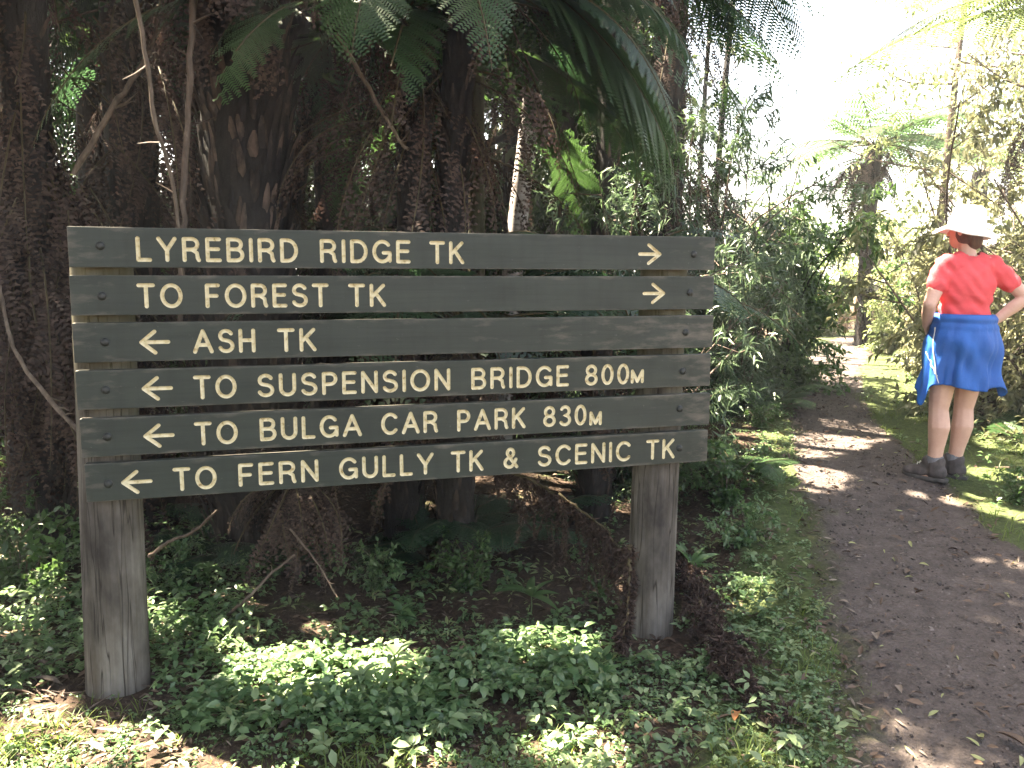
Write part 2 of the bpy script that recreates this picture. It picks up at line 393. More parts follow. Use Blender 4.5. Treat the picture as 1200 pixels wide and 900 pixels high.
def build_ground():
    def axis(lo, hi, f0, f1, st):
        fine = np.arange(f0, f1 + st, st)
        a = f0 - np.cumsum(st * 1.22 ** np.arange(1, 60)); b = fine[-1] + np.cumsum(st * 1.22 ** np.arange(1, 60))
        a = a[a > lo][::-1]; b = b[b < hi]
        return np.concatenate([[lo], a, fine, b, [hi]])
    xs = axis(-400, 400, -4, 7, .06); ys = axis(-60, 700, 1.4, 15, .06)
    X, Y = np.meshgrid(xs, ys)
    Z = hground(X, Y)
    V = np.stack([X, Y, Z], -1).reshape(-1, 3)
    nx, ny = len(xs), len(ys)
    i, j = np.meshgrid(np.arange(ny - 1), np.arange(nx - 1), indexing='ij')
    Q = np.stack([i * nx + j, i * nx + j + 1, (i + 1) * nx + j + 1, (i + 1) * nx + j], -1).reshape(-1, 4)
    me = mesh_from('ground', V, Q, np.zeros(len(Q), int), [ground_mat()])
    e = (V[:, 0] - pathc(V[:, 1])) / pathw(V[:, 1])
    mo = smooth(.8, 1.0, e) * smooth(4.2, 2.4, e) * smooth(3.2, 4.6, V[:, 1]) + smooth(.8, 1.0, -e) * smooth(1.75, 1.3, -e) * .8
    at_ = me.attributes.new('moss', 'FLOAT', 'POINT'); at_.data.foreach_set('value', np.clip(mo, 0, 1).astype(np.float32))
    o = link('ground', me)
    tag(o, 'leaf-littered mossy forest floor on both sides of the track', 'ground', kind='structure')
    ys = np.concatenate([np.arange(-4, 15, .05), np.arange(15, 30, .25)]); m = 41
    v = np.linspace(-1.18, 1.18, m)
    Y = np.repeat(ys[:, None], m, 1); X = pathc(Y) + v[None] * pathw(Y)
    Z = hpath(X, Y) + .006 * bumps(X, Y, 9, 6) + .003 * bumps(X, Y, 31, 9)
    V = np.stack([X, Y, Z], -1).reshape(-1, 3)
    i, j = np.meshgrid(np.arange(len(ys) - 1), np.arange(m - 1), indexing='ij')
    Q = np.stack([i * m + j, i * m + j + 1, (i + 1) * m + j + 1, (i + 1) * m + j], -1).reshape(-1, 4)
    me = mesh_from('path', V, Q, np.zeros(len(Q), int), [path_mat()])
    uv = me.uv_layers.new(name='UVMap')
    U = np.repeat((v / 2.36 + .5)[None], len(ys), 0); VV = Y / 10
    uvs = np.stack([U, VV], -1).reshape(-1, 2)[Q.ravel()]
    uv.data.foreach_set('uv', uvs.astype(np.float32).ravel())
    o = link('path', me)
    tag(o, 'narrow dark dirt walking track curving away into the forest', 'path', kind='structure')

# ------------------------------------------------------------------ the sign
def ell(cx, cy, rx, ry, a0, a1, n=14):
    a = np.radians(np.linspace(a0, a1, n)); return [(cx + rx * math.cos(t), cy + ry * math.sin(t)) for t in a]

def bowl(x0, xm, y0, y1, rx):
    cy, ry = (y0 + y1) / 2, (y1 - y0) / 2
    return [(x0, y1)] + ell(xm, cy, rx, ry, 90, -90, 10) + [(x0, y0)]

GL = {
 'A': (.84, [[(0, 0), (.42, 1), (.84, 0)], [(.14, .33), (.70, .33)]]),
 'B': (.66, [[(0, 0), (0, 1)], bowl(0, .36, .53, 1, .25), bowl(0, .38, 0, .53, .28)]),
 'C': (.76, [ell(.42, .5, .42, .5, 42, 318, 22)]),
 'D': (.70, [[(0, 0), (0, 1)], bowl(0, .28, 0, 1, .42)]),
 'E': (.56, [[(.56, 1), (0, 1), (0, 0), (.56, 0)], [(0, .53), (.5, .53)]]),
 'F': (.54, [[(.54, 1), (0, 1), (0, 0)], [(0, .5), (.46, .5)]]),
 'G': (.80, [ell(.42, .5, .42, .5, 42, 340, 24), [(.48, .44), (.80, .44), (.80, .04)]]),
 'H': (.66, [[(0, 0), (0, 1)], [(.66, 0), (.66, 1)], [(0, .52), (.66, .52)]]),
 'I': (.0, [[(0, 0), (0, 1)]]),
 'K': (.66, [[(0, 0), (0, 1)], [(.62, 1), (0, .40)], [(.22, .60), (.66, 0)]]),
 'L': (.52, [[(0, 1), (0, 0), (.52, 0)]]),
 'M': (.86, [[(0, 0), (0, 1), (.43, .05), (.86, 1), (.86, 0)]]),
 'N': (.68, [[(0, 0), (0, 1), (.68, 0), (.68, 1)]]),
 'O': (.88, [ell(.44, .5, .44, .5, 0, 360, 30)]),
 'P': (.60, [[(0, 0), (0, 1)], bowl(0, .33, .46, 1, .27)]),
 'R': (.66, [[(0, 0), (0, 1)], bowl(0, .36, .50, 1, .26), [(.36, .50), (.58, .34), (.61, .1), (.66, 0)]]),
 'S': (.64, [ell(.32, .76, .29, .24, 25, 250, 14)[:-1] + ell(.32, .26, .32, .26, 75, -160, 16)]),
 'T': (.68, [[(0, 1), (.68, 1)], [(.34, 1), (.34, 0)]]),
 'U': (.66, [[(0, 1), (0, .32)] + ell(.33, .32, .33, .32, 180, 360, 12) + [(.66, 1)]]),
 'Y': (.74, [[(0, 1), (.37, .45), (.74, 1)], [(.37, .45), (.37, 0)]]),
 '&': (.72, [[(.72, 0), (.26, .56)] + ell(.33, .79, .19, .21, 215, -60, 14)[1:] + ell(.28, .25, .28, .25, 110, 300, 12) + [(.56, .2), (.66, .42)]]),
 '8': (.60, [ell(.30, .76, .26, .24, 0, 360, 20), ell(.30, .26, .30, .26, 0, 360, 22)]),
 '3': (.58, [ell(.28, .76, .26, .24, 150, -90, 14) + ell(.28, .26, .30, .26, 90, -150, 16)]),
 '0': (.58, [ell(.29, .5, .29, .5, 0, 360, 28)]),
}

SX, SY, SZ, SYAW, SLEN, STILT = -1.547, 2.921, 1.755, .287, 2.511, .0183
TOPS = [0, .1673, .3337, .502, .6742, .8387]
BH, BT = .14, .036
D_ = np.array([math.cos(SYAW) * math.cos(STILT), math.sin(SYAW) * math.cos(STILT), math.sin(STILT)])
N_ = np.array([math.sin(SYAW), -math.cos(SYAW), 0.0])
U_ = np.cross(N_, D_) * -1
U_ = nrm(U_) if U_[2] > 0 else -nrm(U_)
O_ = np.array([SX, SY, SZ])

def uv_on_board(px, py, off=0.0):
    """where a sight line meets the plane of the board faces: metres along, metres down"""
    r = ray(px, py); o = O_ - N_ * off
    t = ((o - EYE) @ N_) / (r @ N_)
    p = EYE + r * t - o
    return p @ D_, -(p @ U_)

WORDS = [
 [('LYREBIRD', 159.3, 349.3, 294), ('RIDGE', 375, 481, 296), ('TK', 503.3, 544, 298), ('>', 748, 775, 299)],
 [('TO', 160.5, 214, 347), ('FOREST', 240.5, 385.3, 347), ('TK', 408.3, 452.3, 347), ('>', 753, 779.5, 344)],
 [('<', 163.3, 199.5, 401), ('ASH', 225.7, 299.3, 400), ('TK', 325, 370.7, 399)],
 [('<', 166, 202.7, 455), ('TO', 226.7, 277.3, 454), ('SUSPENSION', 301.3, 527.7, 449), ('BRIDGE', 552.3, 666.7, 443), ('800', 685.7, 737.3, 440), ('m', 739.3, 754.5, 443)],
 [('<', 168, 204.7, 511), ('TO', 227.7, 278.7, 508), ('BULGA', 304.3, 424, 500), ('CAR', 446.7, 513.3, 495), ('PARK', 535.7, 616, 491), ('830', 636.7, 687.3, 487), ('m', 690.7, 705.3, 490)],
 [('<', 142, 179, 566), ('TO', 202.7, 254, 562), ('FERN', 279.3, 373.3, 555), ('GULLY', 397.3, 508.3, 547), ('TK', 528.3, 566.7, 541), ('&', 590, 607.5, 537), ('SCENIC', 630, 739.3, 532), ('TK', 757.3, 790.7, 527)],
]
CAP = .0885; SW = .0135            # outer cap height and stroke width, metres

def strokes_for(row):
    """polylines in board coordinates: metres from the left end, metres below the top edge"""
    out = []; spans = []
    cen = BH / 2 + .001
    for w, x0, x1, yc in WORDS[row]:
        u0 = uv_on_board(x0, yc)[0] + SW / 2; u1 = uv_on_board(x1, yc)[0] - SW / 2
        vc = uv_on_board((x0 + x1) / 2, yc)[1] - TOPS[row]
        vc = .5 * vc + .5 * cen
        hh = CAP - SW
        if w in '<>':
            hh = .076
            tip, tail = (u0, u1) if w == '<' else (u1, u0)
            k = .5 if w == '<' else .56
            b = tip + (tail - tip) * k
            out.append([(tip, vc), (tail, vc)]); out.append([(b, vc - hh / 2), (tip, vc), (b, vc + hh / 2)]); spans.append((min(tip, tail), max(tip, tail), 'arrow'))
            continue
        if w == 'm':
            hh *= .62; base = vc + (CAP - SW) * .5 - hh * .30 - .001; w = 'M'
            base = cen + (CAP - SW) / 2 + .002
        else:
            base = vc + hh / 2
        ws = [GL[c][0] for c in w]; g = .42
        tot = sum(ws) + g * (len(w) - 1)
        k = (u1 - u0) / tot
        x = u0; spans.append((u0, u1, 'lettering'))
        for c, wd in zip(w, ws):
            for st in GL[c][1]:
                out.append([(x + p[0] * k, base - p[1] * hh) for p in st])
            x += (wd + g) * k
    return out, spans

def cutter(rows):
    bm = bmesh.new(); ns = 10
    parts = []
    for st in rows:
        cur = [st[0]]
        for k in range(1, len(st)):
            cur.append(st[k])
            if k < len(st) - 1:
                d0 = np.subtract(st[k], st[k - 1]); d1 = np.subtract(st[k + 1], st[k])
                if d0 @ d1 < .62 * np.linalg.norm(d0) * np.linalg.norm(d1):
                    parts.append(cur); cur = [st[k]]
        parts.append(cur)
    rows = parts
    Rr, off = .0076, .0027           # groove half-round: 14.5 mm wide, 5 mm deep
    for st in rows:
        P = np.array(st); P = P[np.concatenate([[True], np.linalg.norm(np.diff(P, axis=0), axis=1) > 1e-5])]
        closed = np.linalg.norm(P[0] - P[-1]) < 1e-6
        jag = rng.normal(0, .00004, 3)
        pts = [Vector((p[0], -off + jag[0], -p[1])) for p in P]
        if closed: pts = pts[:-1]
        n = len(pts); ringv = []
        r = Rr * (1 + jag[1] * 20)
        def ring(c, t, rr):
            t = t.normalized(); side = Vector((0, 1, 0)).cross(t).normalized()
            vs = []
            for k in range(ns):
                a = 2 * PI * (k + .5) / ns
                vs.append(bm.verts.new(c + side * (rr * math.cos(a)) + Vector((0, 1, 0)) * (rr * math.sin(a))))
            return vs
        for i in range(n):
            if closed: t1, t0 = pts[(i + 1) % n] - pts[i], pts[i] - pts[i - 1]
            else: t1 = pts[min(i + 1, n - 1)] - pts[max(i, min(i, n - 2))] if i < n - 1 else pts[i] - pts[i - 1]; t0 = pts[i] - pts[i - 1] if i else t1
            t = t0.normalized() + t1.normalized()
            if i == 0 and not closed:
                for q in (80, 50, 22): ringv.append(ring(pts[0] - t * .5 * (r * math.sin(R(q))), t, r * math.cos(R(q))))
            co = max(.45, math.cos(t0.angle(t1) / 2))
            ringv.append(ring(pts[i], t, r) if co > .8 else ring(pts[i], t, r / co ** .5))
            if i == n - 1 and not closed:
                for q in (22, 50, 80): ringv.append(ring(pts[i] + t * .5 * (r * math.sin(R(q))), t, r * math.cos(R(q))))
        m = len(ringv)
        for i in range(m if closed else m - 1):
            A, B = ringv[i], ringv[(i + 1) % m]
            for k in range(ns):
                bm.faces.new((A[k], A[(k + 1) % ns], B[(k + 1) % ns], B[k]))
        if not closed:
            bm.faces.new(ringv[0][::-1]); bm.faces.new(ringv[-1])
    bmesh.ops.recalc_face_normals(bm, faces=bm.faces)
    return bm

def board_mat():
    m, nt, out = newmat('painted_board'); L = nt.links
    tc = N(nt, 'ShaderNodeTexCoord'); oi = N(nt, 'ShaderNodeObjectInfo')
    off = N(nt, 'ShaderNodeVectorMath', operation='SCALE'); off.inputs['Scale'].default_value = 30.0
    cb = N(nt, 'ShaderNodeCombineXYZ'); L.new(oi.outputs['Random'], cb.inputs[0]); L.new(oi.outputs['Random'], cb.inputs[2]); L.new(cb.outputs[0], off.inputs[0])
    ad = N(nt, 'ShaderNodeVectorMath', operation='ADD'); L.new(tc.outputs['Object'], ad.inputs[0]); L.new(off.outputs[0], ad.inputs[1])
    def noise(scale, **k):
        mp = N(nt, 'ShaderNodeMapping'); mp.inputs['Scale'].default_value = scale; L.new(ad.outputs[0], mp.inputs[0])
        n = N(nt, 'ShaderNodeTexNoise', i_Scale=1.0, i_Detail=k.get('d', 5.0), i_Roughness=.6, i_Distortion=k.get('w', 0.0)); L.new(mp.outputs[0], n.inputs['Vector']); return n
    grain = noise((3, 60, 95), w=.4); stain = noise((2.2, 2.2, 9)); drip = noise((22, 22, 2.5), d=3.0); fade = noise((1.1, 4, 5), d=3.0); speck = noise((45, 45, 70)); wear = noise((9, 30, 30))
    base = ramp(nt, [(.3, (.022, .0275, .0225)), (.7, (.034, .041, .034))], stain.outputs['Fac'])
    g2 = ramp(nt, [(.28, (.62, .62, .62)), (.5, (1, 1, 1)), (.75, (1.14, 1.14, 1.12))], grain.outputs['Fac'])
    dr = ramp(nt, [(.3, (.74, .76, .74)), (.5, (1, 1, 1)), (.72, (1.12, 1.10, 1.06))], drip.outputs['Fac'])
    md = N(nt, 'ShaderNodeMixRGB', blend_type='MULTIPLY', i_0=.6); L.new(base.outputs[0], md.inputs[1]); L.new(dr.outputs[0], md.inputs[2])
    fa = ramp(nt, [(.35, (.92, .96, .91)), (.5, (1, 1, 1)), (.68, (1.16, 1.17, 1.13))], fade.outputs['Fac'])
    mf = N(nt, 'ShaderNodeMixRGB', blend_type='MULTIPLY', i_0=.8); L.new(md.outputs[0], mf.inputs[1]); L.new(fa.outputs[0], mf.inputs[2])
    mu = N(nt, 'ShaderNodeMixRGB', blend_type='MULTIPLY', i_0=.6); L.new(mf.outputs[0], mu.inputs[1]); L.new(g2.outputs[0], mu.inputs[2])
    sp = ramp(nt, [(.66, (0, 0, 0)), (.72, (1, 1, 1))], speck.outputs['Fac'])
    m2 = N(nt, 'ShaderNodeMixRGB'); L.new(sp.outputs[0], m2.inputs[0]); L.new(mu.outputs[0], m2.inputs[1]); m2.inputs[2].default_value = (.09, .09, .08, 1)
    # bare weathered timber along worn arrises (pointiness)
    geo = N(nt, 'ShaderNodeNewGeometry')
    pw = N(nt, 'ShaderNodeMath', operation='MULTIPLY_ADD', i_1=1.0, i_2=-.0); L.new(geo.outputs['Pointiness'], pw.inputs[0])
    pa = N(nt, 'ShaderNodeMath', operation='MULTIPLY_ADD', i_1=.22); L.new(wear.outputs['Fac'], pa.inputs[0]); L.new(pw.outputs[0], pa.inputs[2])
    pr = ramp(nt, [(.655, (0, 0, 0)), (.72, (1, 1, 1))], pa.outputs[0])
    m3 = N(nt, 'ShaderNodeMixRGB'); L.new(pr.outputs[0], m3.inputs[0]); L.new(m2.outputs[0], m3.inputs[1]); m3.inputs[2].default_value = (.12, .105, .085, 1)
    p = N(nt, 'ShaderNodeBsdfPrincipled', i_Roughness=.5); p.inputs['Specular IOR Level'].default_value = .35
    L.new(m3.outputs[0], p.inputs['Base Color'])
    bp = N(nt, 'ShaderNodeBump', i_Strength=.35, i_Distance=.0015); L.new(grain.outputs['Fac'], bp.inputs['Height']); L.new(bp.outputs[0], p.inputs['Normal'])
    L.new(p.outputs[0], out.inputs[0])
    return m

def letter_mat():
    return solidmat('cream_paint', [(.30, (.27, .18, .075)), (.42, (.56, .465, .27)), (.6, (.66, .58, .39))], scale=(55, 55, 55), rough=.55, bump=.5, bdist=.0015)

def post_mat():
    m, nt, out = newmat('weathered_post'); L = nt.links
    tc = N(nt, 'ShaderNodeTexCoord')
    def noise(scale, d=5.0, w=0.0):
        mp = N(nt, 'ShaderNodeMapping'); mp.inputs['Scale'].default_value = scale; L.new(tc.outputs['Object'], mp.inputs[0])
        n = N(nt, 'ShaderNodeTexNoise', i_Scale=1.0, i_Detail=d, i_Roughness=.62, i_Distortion=w); L.new(mp.outputs[0], n.inputs['Vector']); return n
    grain = noise((38, 38, 2.0), w=.5); blotch = noise((5, 5, 2.2)); crack = noise((24, 24, .9), d=2.0)
    c1 = ramp(nt, [(.32, (.034, .029, .026)), (.5, (.105, .092, .080)), (.68, (.19, .172, .155))], blotch.outputs['Fac'])
    g = ramp(nt, [(.3, (.6, .56, .5)), (.55, (1, 1, 1)), (.8, (1.25, 1.22, 1.2))], grain.outputs['Fac'])
    mu = N(nt, 'ShaderNodeMixRGB', blend_type='MULTIPLY', i_0=.8); L.new(c1.outputs[0], mu.inputs[1]); L.new(g.outputs[0], mu.inputs[2])
    cr = ramp(nt, [(.485, (0, 0, 0)), (.5, (1, 1, 1)), (.515, (0, 0, 0))], crack.outputs['Fac'])
    m2 = N(nt, 'ShaderNodeMixRGB'); L.new(cr.outputs[0], m2.inputs[0]); L.new(mu.outputs[0], m2.inputs[1]); m2.inputs[2].default_value = (.025, .02, .016, 1)
    # lichen near the top, damp foot
    sp = N(nt, 'ShaderNodeSeparateXYZ'); L.new(tc.outputs['Object'], sp.inputs[0])
    z = N(nt, 'ShaderNodeMath', operation='MULTIPLY_ADD', i_1=.6, i_2=-.45); L.new(sp.outputs[2], z.inputs[0])
    z2 = N(nt, 'ShaderNodeMath', operation='ADD'); L.new(z.outputs[0], z2.inputs[0]); L.new(blotch.outputs['Fac'], z2.inputs[1])
    li = ramp(nt, [(.6, (0, 0, 0)), (.95, (.5, .5, .5))], z2.outputs[0])
    m3 = N(nt, 'ShaderNodeMixRGB'); L.new(li.outputs[0], m3.inputs[0]); L.new(m2.outputs[0], m3.inputs[1]); m3.inputs[2].default_value = (.12, .11, .05, 1)
    p = N(nt, 'ShaderNodeBsdfPrincipled', i_Roughness=.8); p.inputs['Specular IOR Level'].default_value = .2
    L.new(m3.outputs[0], p.inputs['Base Color'])
    hh = N(nt, 'ShaderNodeMixRGB', i_0=.6); L.new(grain.outputs['Fac'], hh.inputs[1]); L.new(cr.outputs[0], hh.inputs[2])
    inv = N(nt, 'ShaderNodeMath', operation='SUBTRACT', i_0=1.0); L.new(hh.outputs[0], inv.inputs[1])
    bp = N(nt, 'ShaderNodeBump', i_Strength=.7, i_Distance=.008); L.new(inv.outputs[0], bp.inputs['Height']); L.new(bp.outputs[0], p.inputs['Normal'])
    L.new(p.outputs[0], out.inputs[0])
    return m

def build_sign():
    bm_, lm, pm = board_mat(), letter_mat(), post_mat()
    metal = solidmat('bolt_head', [(.3, (.018, .02, .018)), (.7, (.034, .035, .032))], scale=(60, 60, 60), rough=.5, spec=.35, bump=.2)
    mid = O_ + D_ * SLEN / 2
    root = empty('trail_sign', (mid[0], mid[1], gz(mid[0], mid[1] + .1)), 'wide dark grey wooden trail sign of six routed boards on two round posts', 'sign')
    base = Vector(root.location)
    # frame of a board: X along, Y into the board, Z up
    rot = Matrix(((D_[0], -N_[0], U_[0]), (D_[1], -N_[1], U_[1]), (D_[2], -N_[2], U_[2])))
    rot4 = rot.to_4x4()
    bolts_px = [[(117.5, 288), (813, 298)], [(119.5, 347), (808.5, 343)], [(123, 401), (803.5, 389.5)], [(124, 457), (800, 435)], [(126, 512), (796.5, 479)], [(127, 567), (796, 525)]]
    endj = [(0, .004), (.003, .003), (.004, .0), (.004, .006), (.0, .003), (-.006, .008)]
    for i in range(6):
        bm = bmesh.new()
        x0, x1 = -endj[i][0] + .002, SLEN - endj[i][1]
        vs = [bm.verts.new(p) for p in ((x0, 0, -BH), (x1, 0, -BH), (x1, BT, -BH), (x0, BT, -BH), (x0, 0, 0), (x1, 0, 0), (x1, BT, 0), (x0, BT, 0))]
        for f in ((3, 2, 1, 0), (4, 5, 6, 7), (0, 1, 5, 4), (1, 2, 6, 5), (2, 3, 7, 6), (3, 0, 4, 7)): bm.faces.new([vs[k] for k in f])
        bmesh.ops.recalc_face_normals(bm, faces=bm.faces)
        bmesh.ops.bevel(bm, geom=list(bm.edges), offset=.0025, segments=2, affect='EDGES', profile=.6)
        me = bpy.data.meshes.new('board'); bm.to_mesh(me); bm.free()
        me.materials.append(bm_)
        o = link('board', me)
        cm = bpy.data.meshes.new('cut'); strokes, spans = strokes_for(i); cb = cutter(strokes); cb.to_mesh(cm); cb.free()
        cm.materials.append(lm)
        co = link('cut', cm)
        md = o.modifiers.new('b', 'BOOLEAN'); md.operation = 'DIFFERENCE'; md.object = co; md.solver = 'EXACT'; md.use_self = True; md.material_mode = 'TRANSFER'
        dg = bpy.context.evaluated_depsgraph_get()
        res = bpy.data.meshes.new_from_object(o.evaluated_get(dg))
        o.modifiers.clear(); bpy.data.objects.remove(co)
        names = [m.name if m else '' for m in res.materials]
        li = [k for k, n in enumerate(names) if n.startswith('cream')]
        def part(keep_letters, span=None):
            b2 = bmesh.new(); b2.from_mesh(res)
            def drop(f):
                if (f.material_index in li) != keep_letters: return True
                if span is None: return False
                u = f.calc_center_median().x
                return min(range(len(spans)), key=lambda q: max(spans[q][0] - u, u - spans[q][1])) != span
            dl = [f for f in b2.faces if drop(f)]
            bmesh.ops.delete(b2, geom=dl, context='FACES')
            for f in b2.faces: f.material_index = 0; f.smooth = keep_letters
            m2 = bpy.data.meshes.new('lettering' if keep_letters else 'board'); b2.to_mesh(m2); b2.free()
            m2.materials.append(lm if keep_letters else bm_); return m2
        o.data = part(False); o.parent = root
        for q in range(len(spans)): link(spans[q][2], part(True, q), o)
        T = Matrix.Translation(Vector(O_ - U_ * TOPS[i]) - base)
        o.matrix_local = T @ rot4
        for px, py in bolts_px[i]:
            u, v = uv_on_board(px, py); v -= TOPS[i]
            b = bmesh.new()
            bmesh.ops.create_uvsphere(b, u_segments=16, v_segments=10, radius=.0135)
            for w in b.verts: w.co.y *= .62
            # flange under the domed head
            bmesh.ops.create_cone(b, cap_ends=True, segments=18, radius1=.0155, radius2=.0145, depth=.004, matrix=Matrix.Rotation(PI / 2, 4, 'X'))
            for f in b.faces: f.smooth = True
            mb = bpy.data.meshes.new('bolt'); b.to_mesh(mb); b.free(); mb.materials.append(metal)
            link('bolt', mb, o, (u, -.0015, -v))
    for (px, py), rad, dr in (((137.5, 600), .112, .0), ((771, 600), .107, .0)):
        u, v = uv_on_board(px, py, BT + rad + .001)
        p = O_ - N_ * (BT + rad + .001) + D_ * u
        g = gz(p[0], p[1])
        h = (O_ + D_ * u)[2] - .035 - g
        zs = np.linspace(-.3, h, 40); sides = 48
        a = np.linspace(0, 2 * PI, sides, endpoint=False)
        mb = MB(); V = []
        sd = rng.uniform(0, 6)
        for z in zs:
            r = rad * (1.02 - .045 * max(0, z)) * (1 + .012 * np.sin(3 * a + sd) + .008 * np.sin(7 * a + z * 2 + sd) + .012 * math.sin(z * 3 + sd))
            # shallow drying cracks running up the trunk
            for ca, dp in ((-1.25 + sd * 0, .05), (-2.1, .03), (.4, .05), (2.2, .04)):
                dd = (a - ca - .05 * math.sin(z * 4 + ca) + PI) % (2 * PI) - PI
                r = r * (1 - dp * np.exp(-(dd / .045) ** 2) * (.5 + .5 * math.sin(z * 2.3 + ca * 3) ** 2))
            # slightly flattened face towards the boards
            V.append(np.stack([r * np.cos(a), r * np.sin(a), np.full(sides, z)], 1))
        V.append(np.stack([rad * .93 * np.cos(a), rad * .93 * np.sin(a), np.full(sides, h + .008)], 1))
        V.append(np.stack([rad * .02 * np.cos(a), rad * .02 * np.sin(a), np.full(sides, h + .010)], 1))
        n = len(V); V = np.concatenate(V)
        ii, jj = np.meshgrid(np.arange(n - 1), np.arange(sides), indexing='ij'); j2 = (jj + 1) % sides
        Q = np.stack([ii * sides + jj, ii * sides + j2, (ii + 1) * sides + j2, (ii + 1) * sides + jj], -1).reshape(-1, 4)
        mb.add(V, Q); V, Q, M = mb.arrays()
        link('post', mesh_from('post', V, Q, M, [pm]), root, Vector((p[0], p[1], g)) - base)

# ------------------------------------------------------------------ the walker
def build_person():
    foot = ground_at(1112, 566)
    vx = nrm(np.array([foot[0], foot[1], 0.0]))           # away from the photographer
    ang = math.atan2(vx[1], vx[0]) - PI / 2
    root = empty('person', (foot[0], foot[1], foot[2]), 'woman standing on the path, hands on hips, red t-shirt, white hat, blue jacket', 'person', rz=ang, scale=1.025)
    def prims():
        return bmesh.new()
    def cap(bm, p0, p1, r0, r1, n=7):
        p0, p1 = Vector(p0), Vector(p1)
        for k in range(n + 1):
            t = k / n
            bmesh.ops.create_icosphere(bm, subdivisions=2, radius=r0 + (r1 - r0) * t, matrix=Matrix.Translation(p0.lerp(p1, t)))
    def chain(bm, pts, n=7):
        for (a, ra), (b, rb) in zip(pts[:-1], pts[1:]): cap(bm, a, b, ra, rb, n)
    def ell3(bm, c, r, rz=0, rx=0):
        m = Matrix.Translation(Vector(c)) @ Matrix.Rotation(rz, 4, 'Z') @ Matrix.Rotation(rx, 4, 'X') @ Matrix.Diagonal((*r, 1))
        bmesh.ops.create_icosphere(bm, subdivisions=3, radius=1, matrix=m)
    def remesh(bm, name, vox, m, sm=4, parent=root):
        me = bpy.data.meshes.new(name); bm.to_mesh(me); bm.free()
        o = link(name, me, parent)
        r = o.modifiers.new('r', 'REMESH'); r.mode = 'VOXEL'; r.voxel_size = vox
        if sm:
            s = o.modifiers.new('s', 'SMOOTH'); s.iterations = sm; s.factor = .5
        dg = bpy.context.evaluated_depsgraph_get()
        res = bpy.data.meshes.new_from_object(o.evaluated_get(dg)); o.modifiers.clear(); o.data = res; res.name = name
        res.materials.clear(); res.materials.append(m)
        res.polygons.foreach_set('use_smooth', [True] * len(res.polygons))
        return o
    skin = solidmat('skin', [(.3, (.52, .30, .235)), (.7, (.62, .385, .31))], scale=(9, 9, 9), rough=.5, spec=.35, bump=.1, bdist=.002)
    shirtm = solidmat('red_shirt', [(.3, (.66, .075, .09)), (.7, (.74, .10, .115))], scale=(8, 8, 9), rough=.85, spec=.15, bump=.45, bdist=.014, bscale=1.4)
    jackm = solidmat('blue_jacket', [(.3, (.008, .075, .31)), (.7, (.013, .115, .42))], scale=(9, 9, 5), rough=.6, spec=.3, bump=.55, bdist=.016, bscale=1.6)
    hatm = solidmat('white_hat', [(.3, (.74, .72, .70)), (.7, (.82, .81, .79))], scale=(40, 40, 40), rough=.85, bump=.3, bdist=.002)
    hairm = solidmat('hair', [(.3, (.045, .02, .014)), (.7, (.12, .055, .035))], scale=(60, 60, 8), rough=.5, bump=.8, bdist=.004)
    bootm = solidmat('boot', [(.3, (.035, .030, .031)), (.55, (.075, .062, .060)), (.75, (.12, .10, .098))], scale=(16, 16, 16), rough=.75, bump=.5, bdist=.004)
    solem = solidmat('boot_sole', [(.3, (.03, .028, .028)), (.7, (.09, .08, .075))], scale=(20, 20, 20), rough=.8, bump=.4)
    sockm = solidmat('sock', [(.3, (.12, .12, .14)), (.7, (.2, .2, .22))], scale=(60, 60, 20), rough=.9, bump=.5)
    f = np.array([-.62, .785]); r = np.array([.785, .62])       # she faces away and to her left
    def B(a, b, z): return (a, b, z)
    # --- body
    bm = prims()
    hipL, hipR = (-.065, .0, .90), (.085, .115, .90)
    kneeL, kneeR = (-.095, -.005, .475), (.045, .145, .475)
    ankL, ankR = (-.095, .015, .095), (.015, .165, .095)
    for hip, kn, an in ((hipL, kneeL, ankL), (hipR, kneeR, ankR)):
        chain(bm, [(hip, .105), (tuple(np.array(hip) * .5 + np.array(kn) * .5), .085), (kn, .062)])
        calf = np.array(kn) * .7 + np.array(an) * .3 + np.array([.012, -.018, 0])
        chain(bm, [(kn, .060), (tuple(calf), .068), (tuple(np.array(kn) * .35 + np.array(an) * .65 + np.array([.006, -.008, 0])), .051), (an, .042)])
        ell3(bm, (an[0] - .05, an[1] + .02, .045), (.12, .042, .04), math.atan2(.37, -.93))
    ell3(bm, (.01, .05, .93), (.19, .135, .14), math.atan2(r[1], r[0]))
    ell3(bm, (.0, .05, 1.08), (.15, .105, .16), math.atan2(r[1], r[0]))
    ell3(bm, (.003, .05, 1.25), (.165, .108, .19), math.atan2(r[1], r[0]))
    shL, shR = (-.125, -.04, 1.375), (.135, .15, 1.375)
    cap(bm, (-.09, -.02, 1.385), (.10, .12, 1.385), .062, .062)
    chain(bm, [((.0, .05, 1.38), .060), ((-.012, .062, 1.46), .053), ((-.02, .07, 1.53), .052)])
    elL, elR = (-.19, -.165, 1.135), (.335, .175, 1.19)
    haL, haR = (-.205, .02, 1.0), (.155, .115, 1.02)
    for sh, el, ha, hd in ((shL, elL, haL, 1), (shR, elR, haR, -1)):
        chain(bm, [(sh, .056), (tuple(.5 * np.array(sh) + .5 * np.array(el)), .05), (el, .040)])
        chain(bm, [(el, .040), (tuple(.65 * np.array(el) + .35 * np.array(ha)), .041), (ha, .026)])
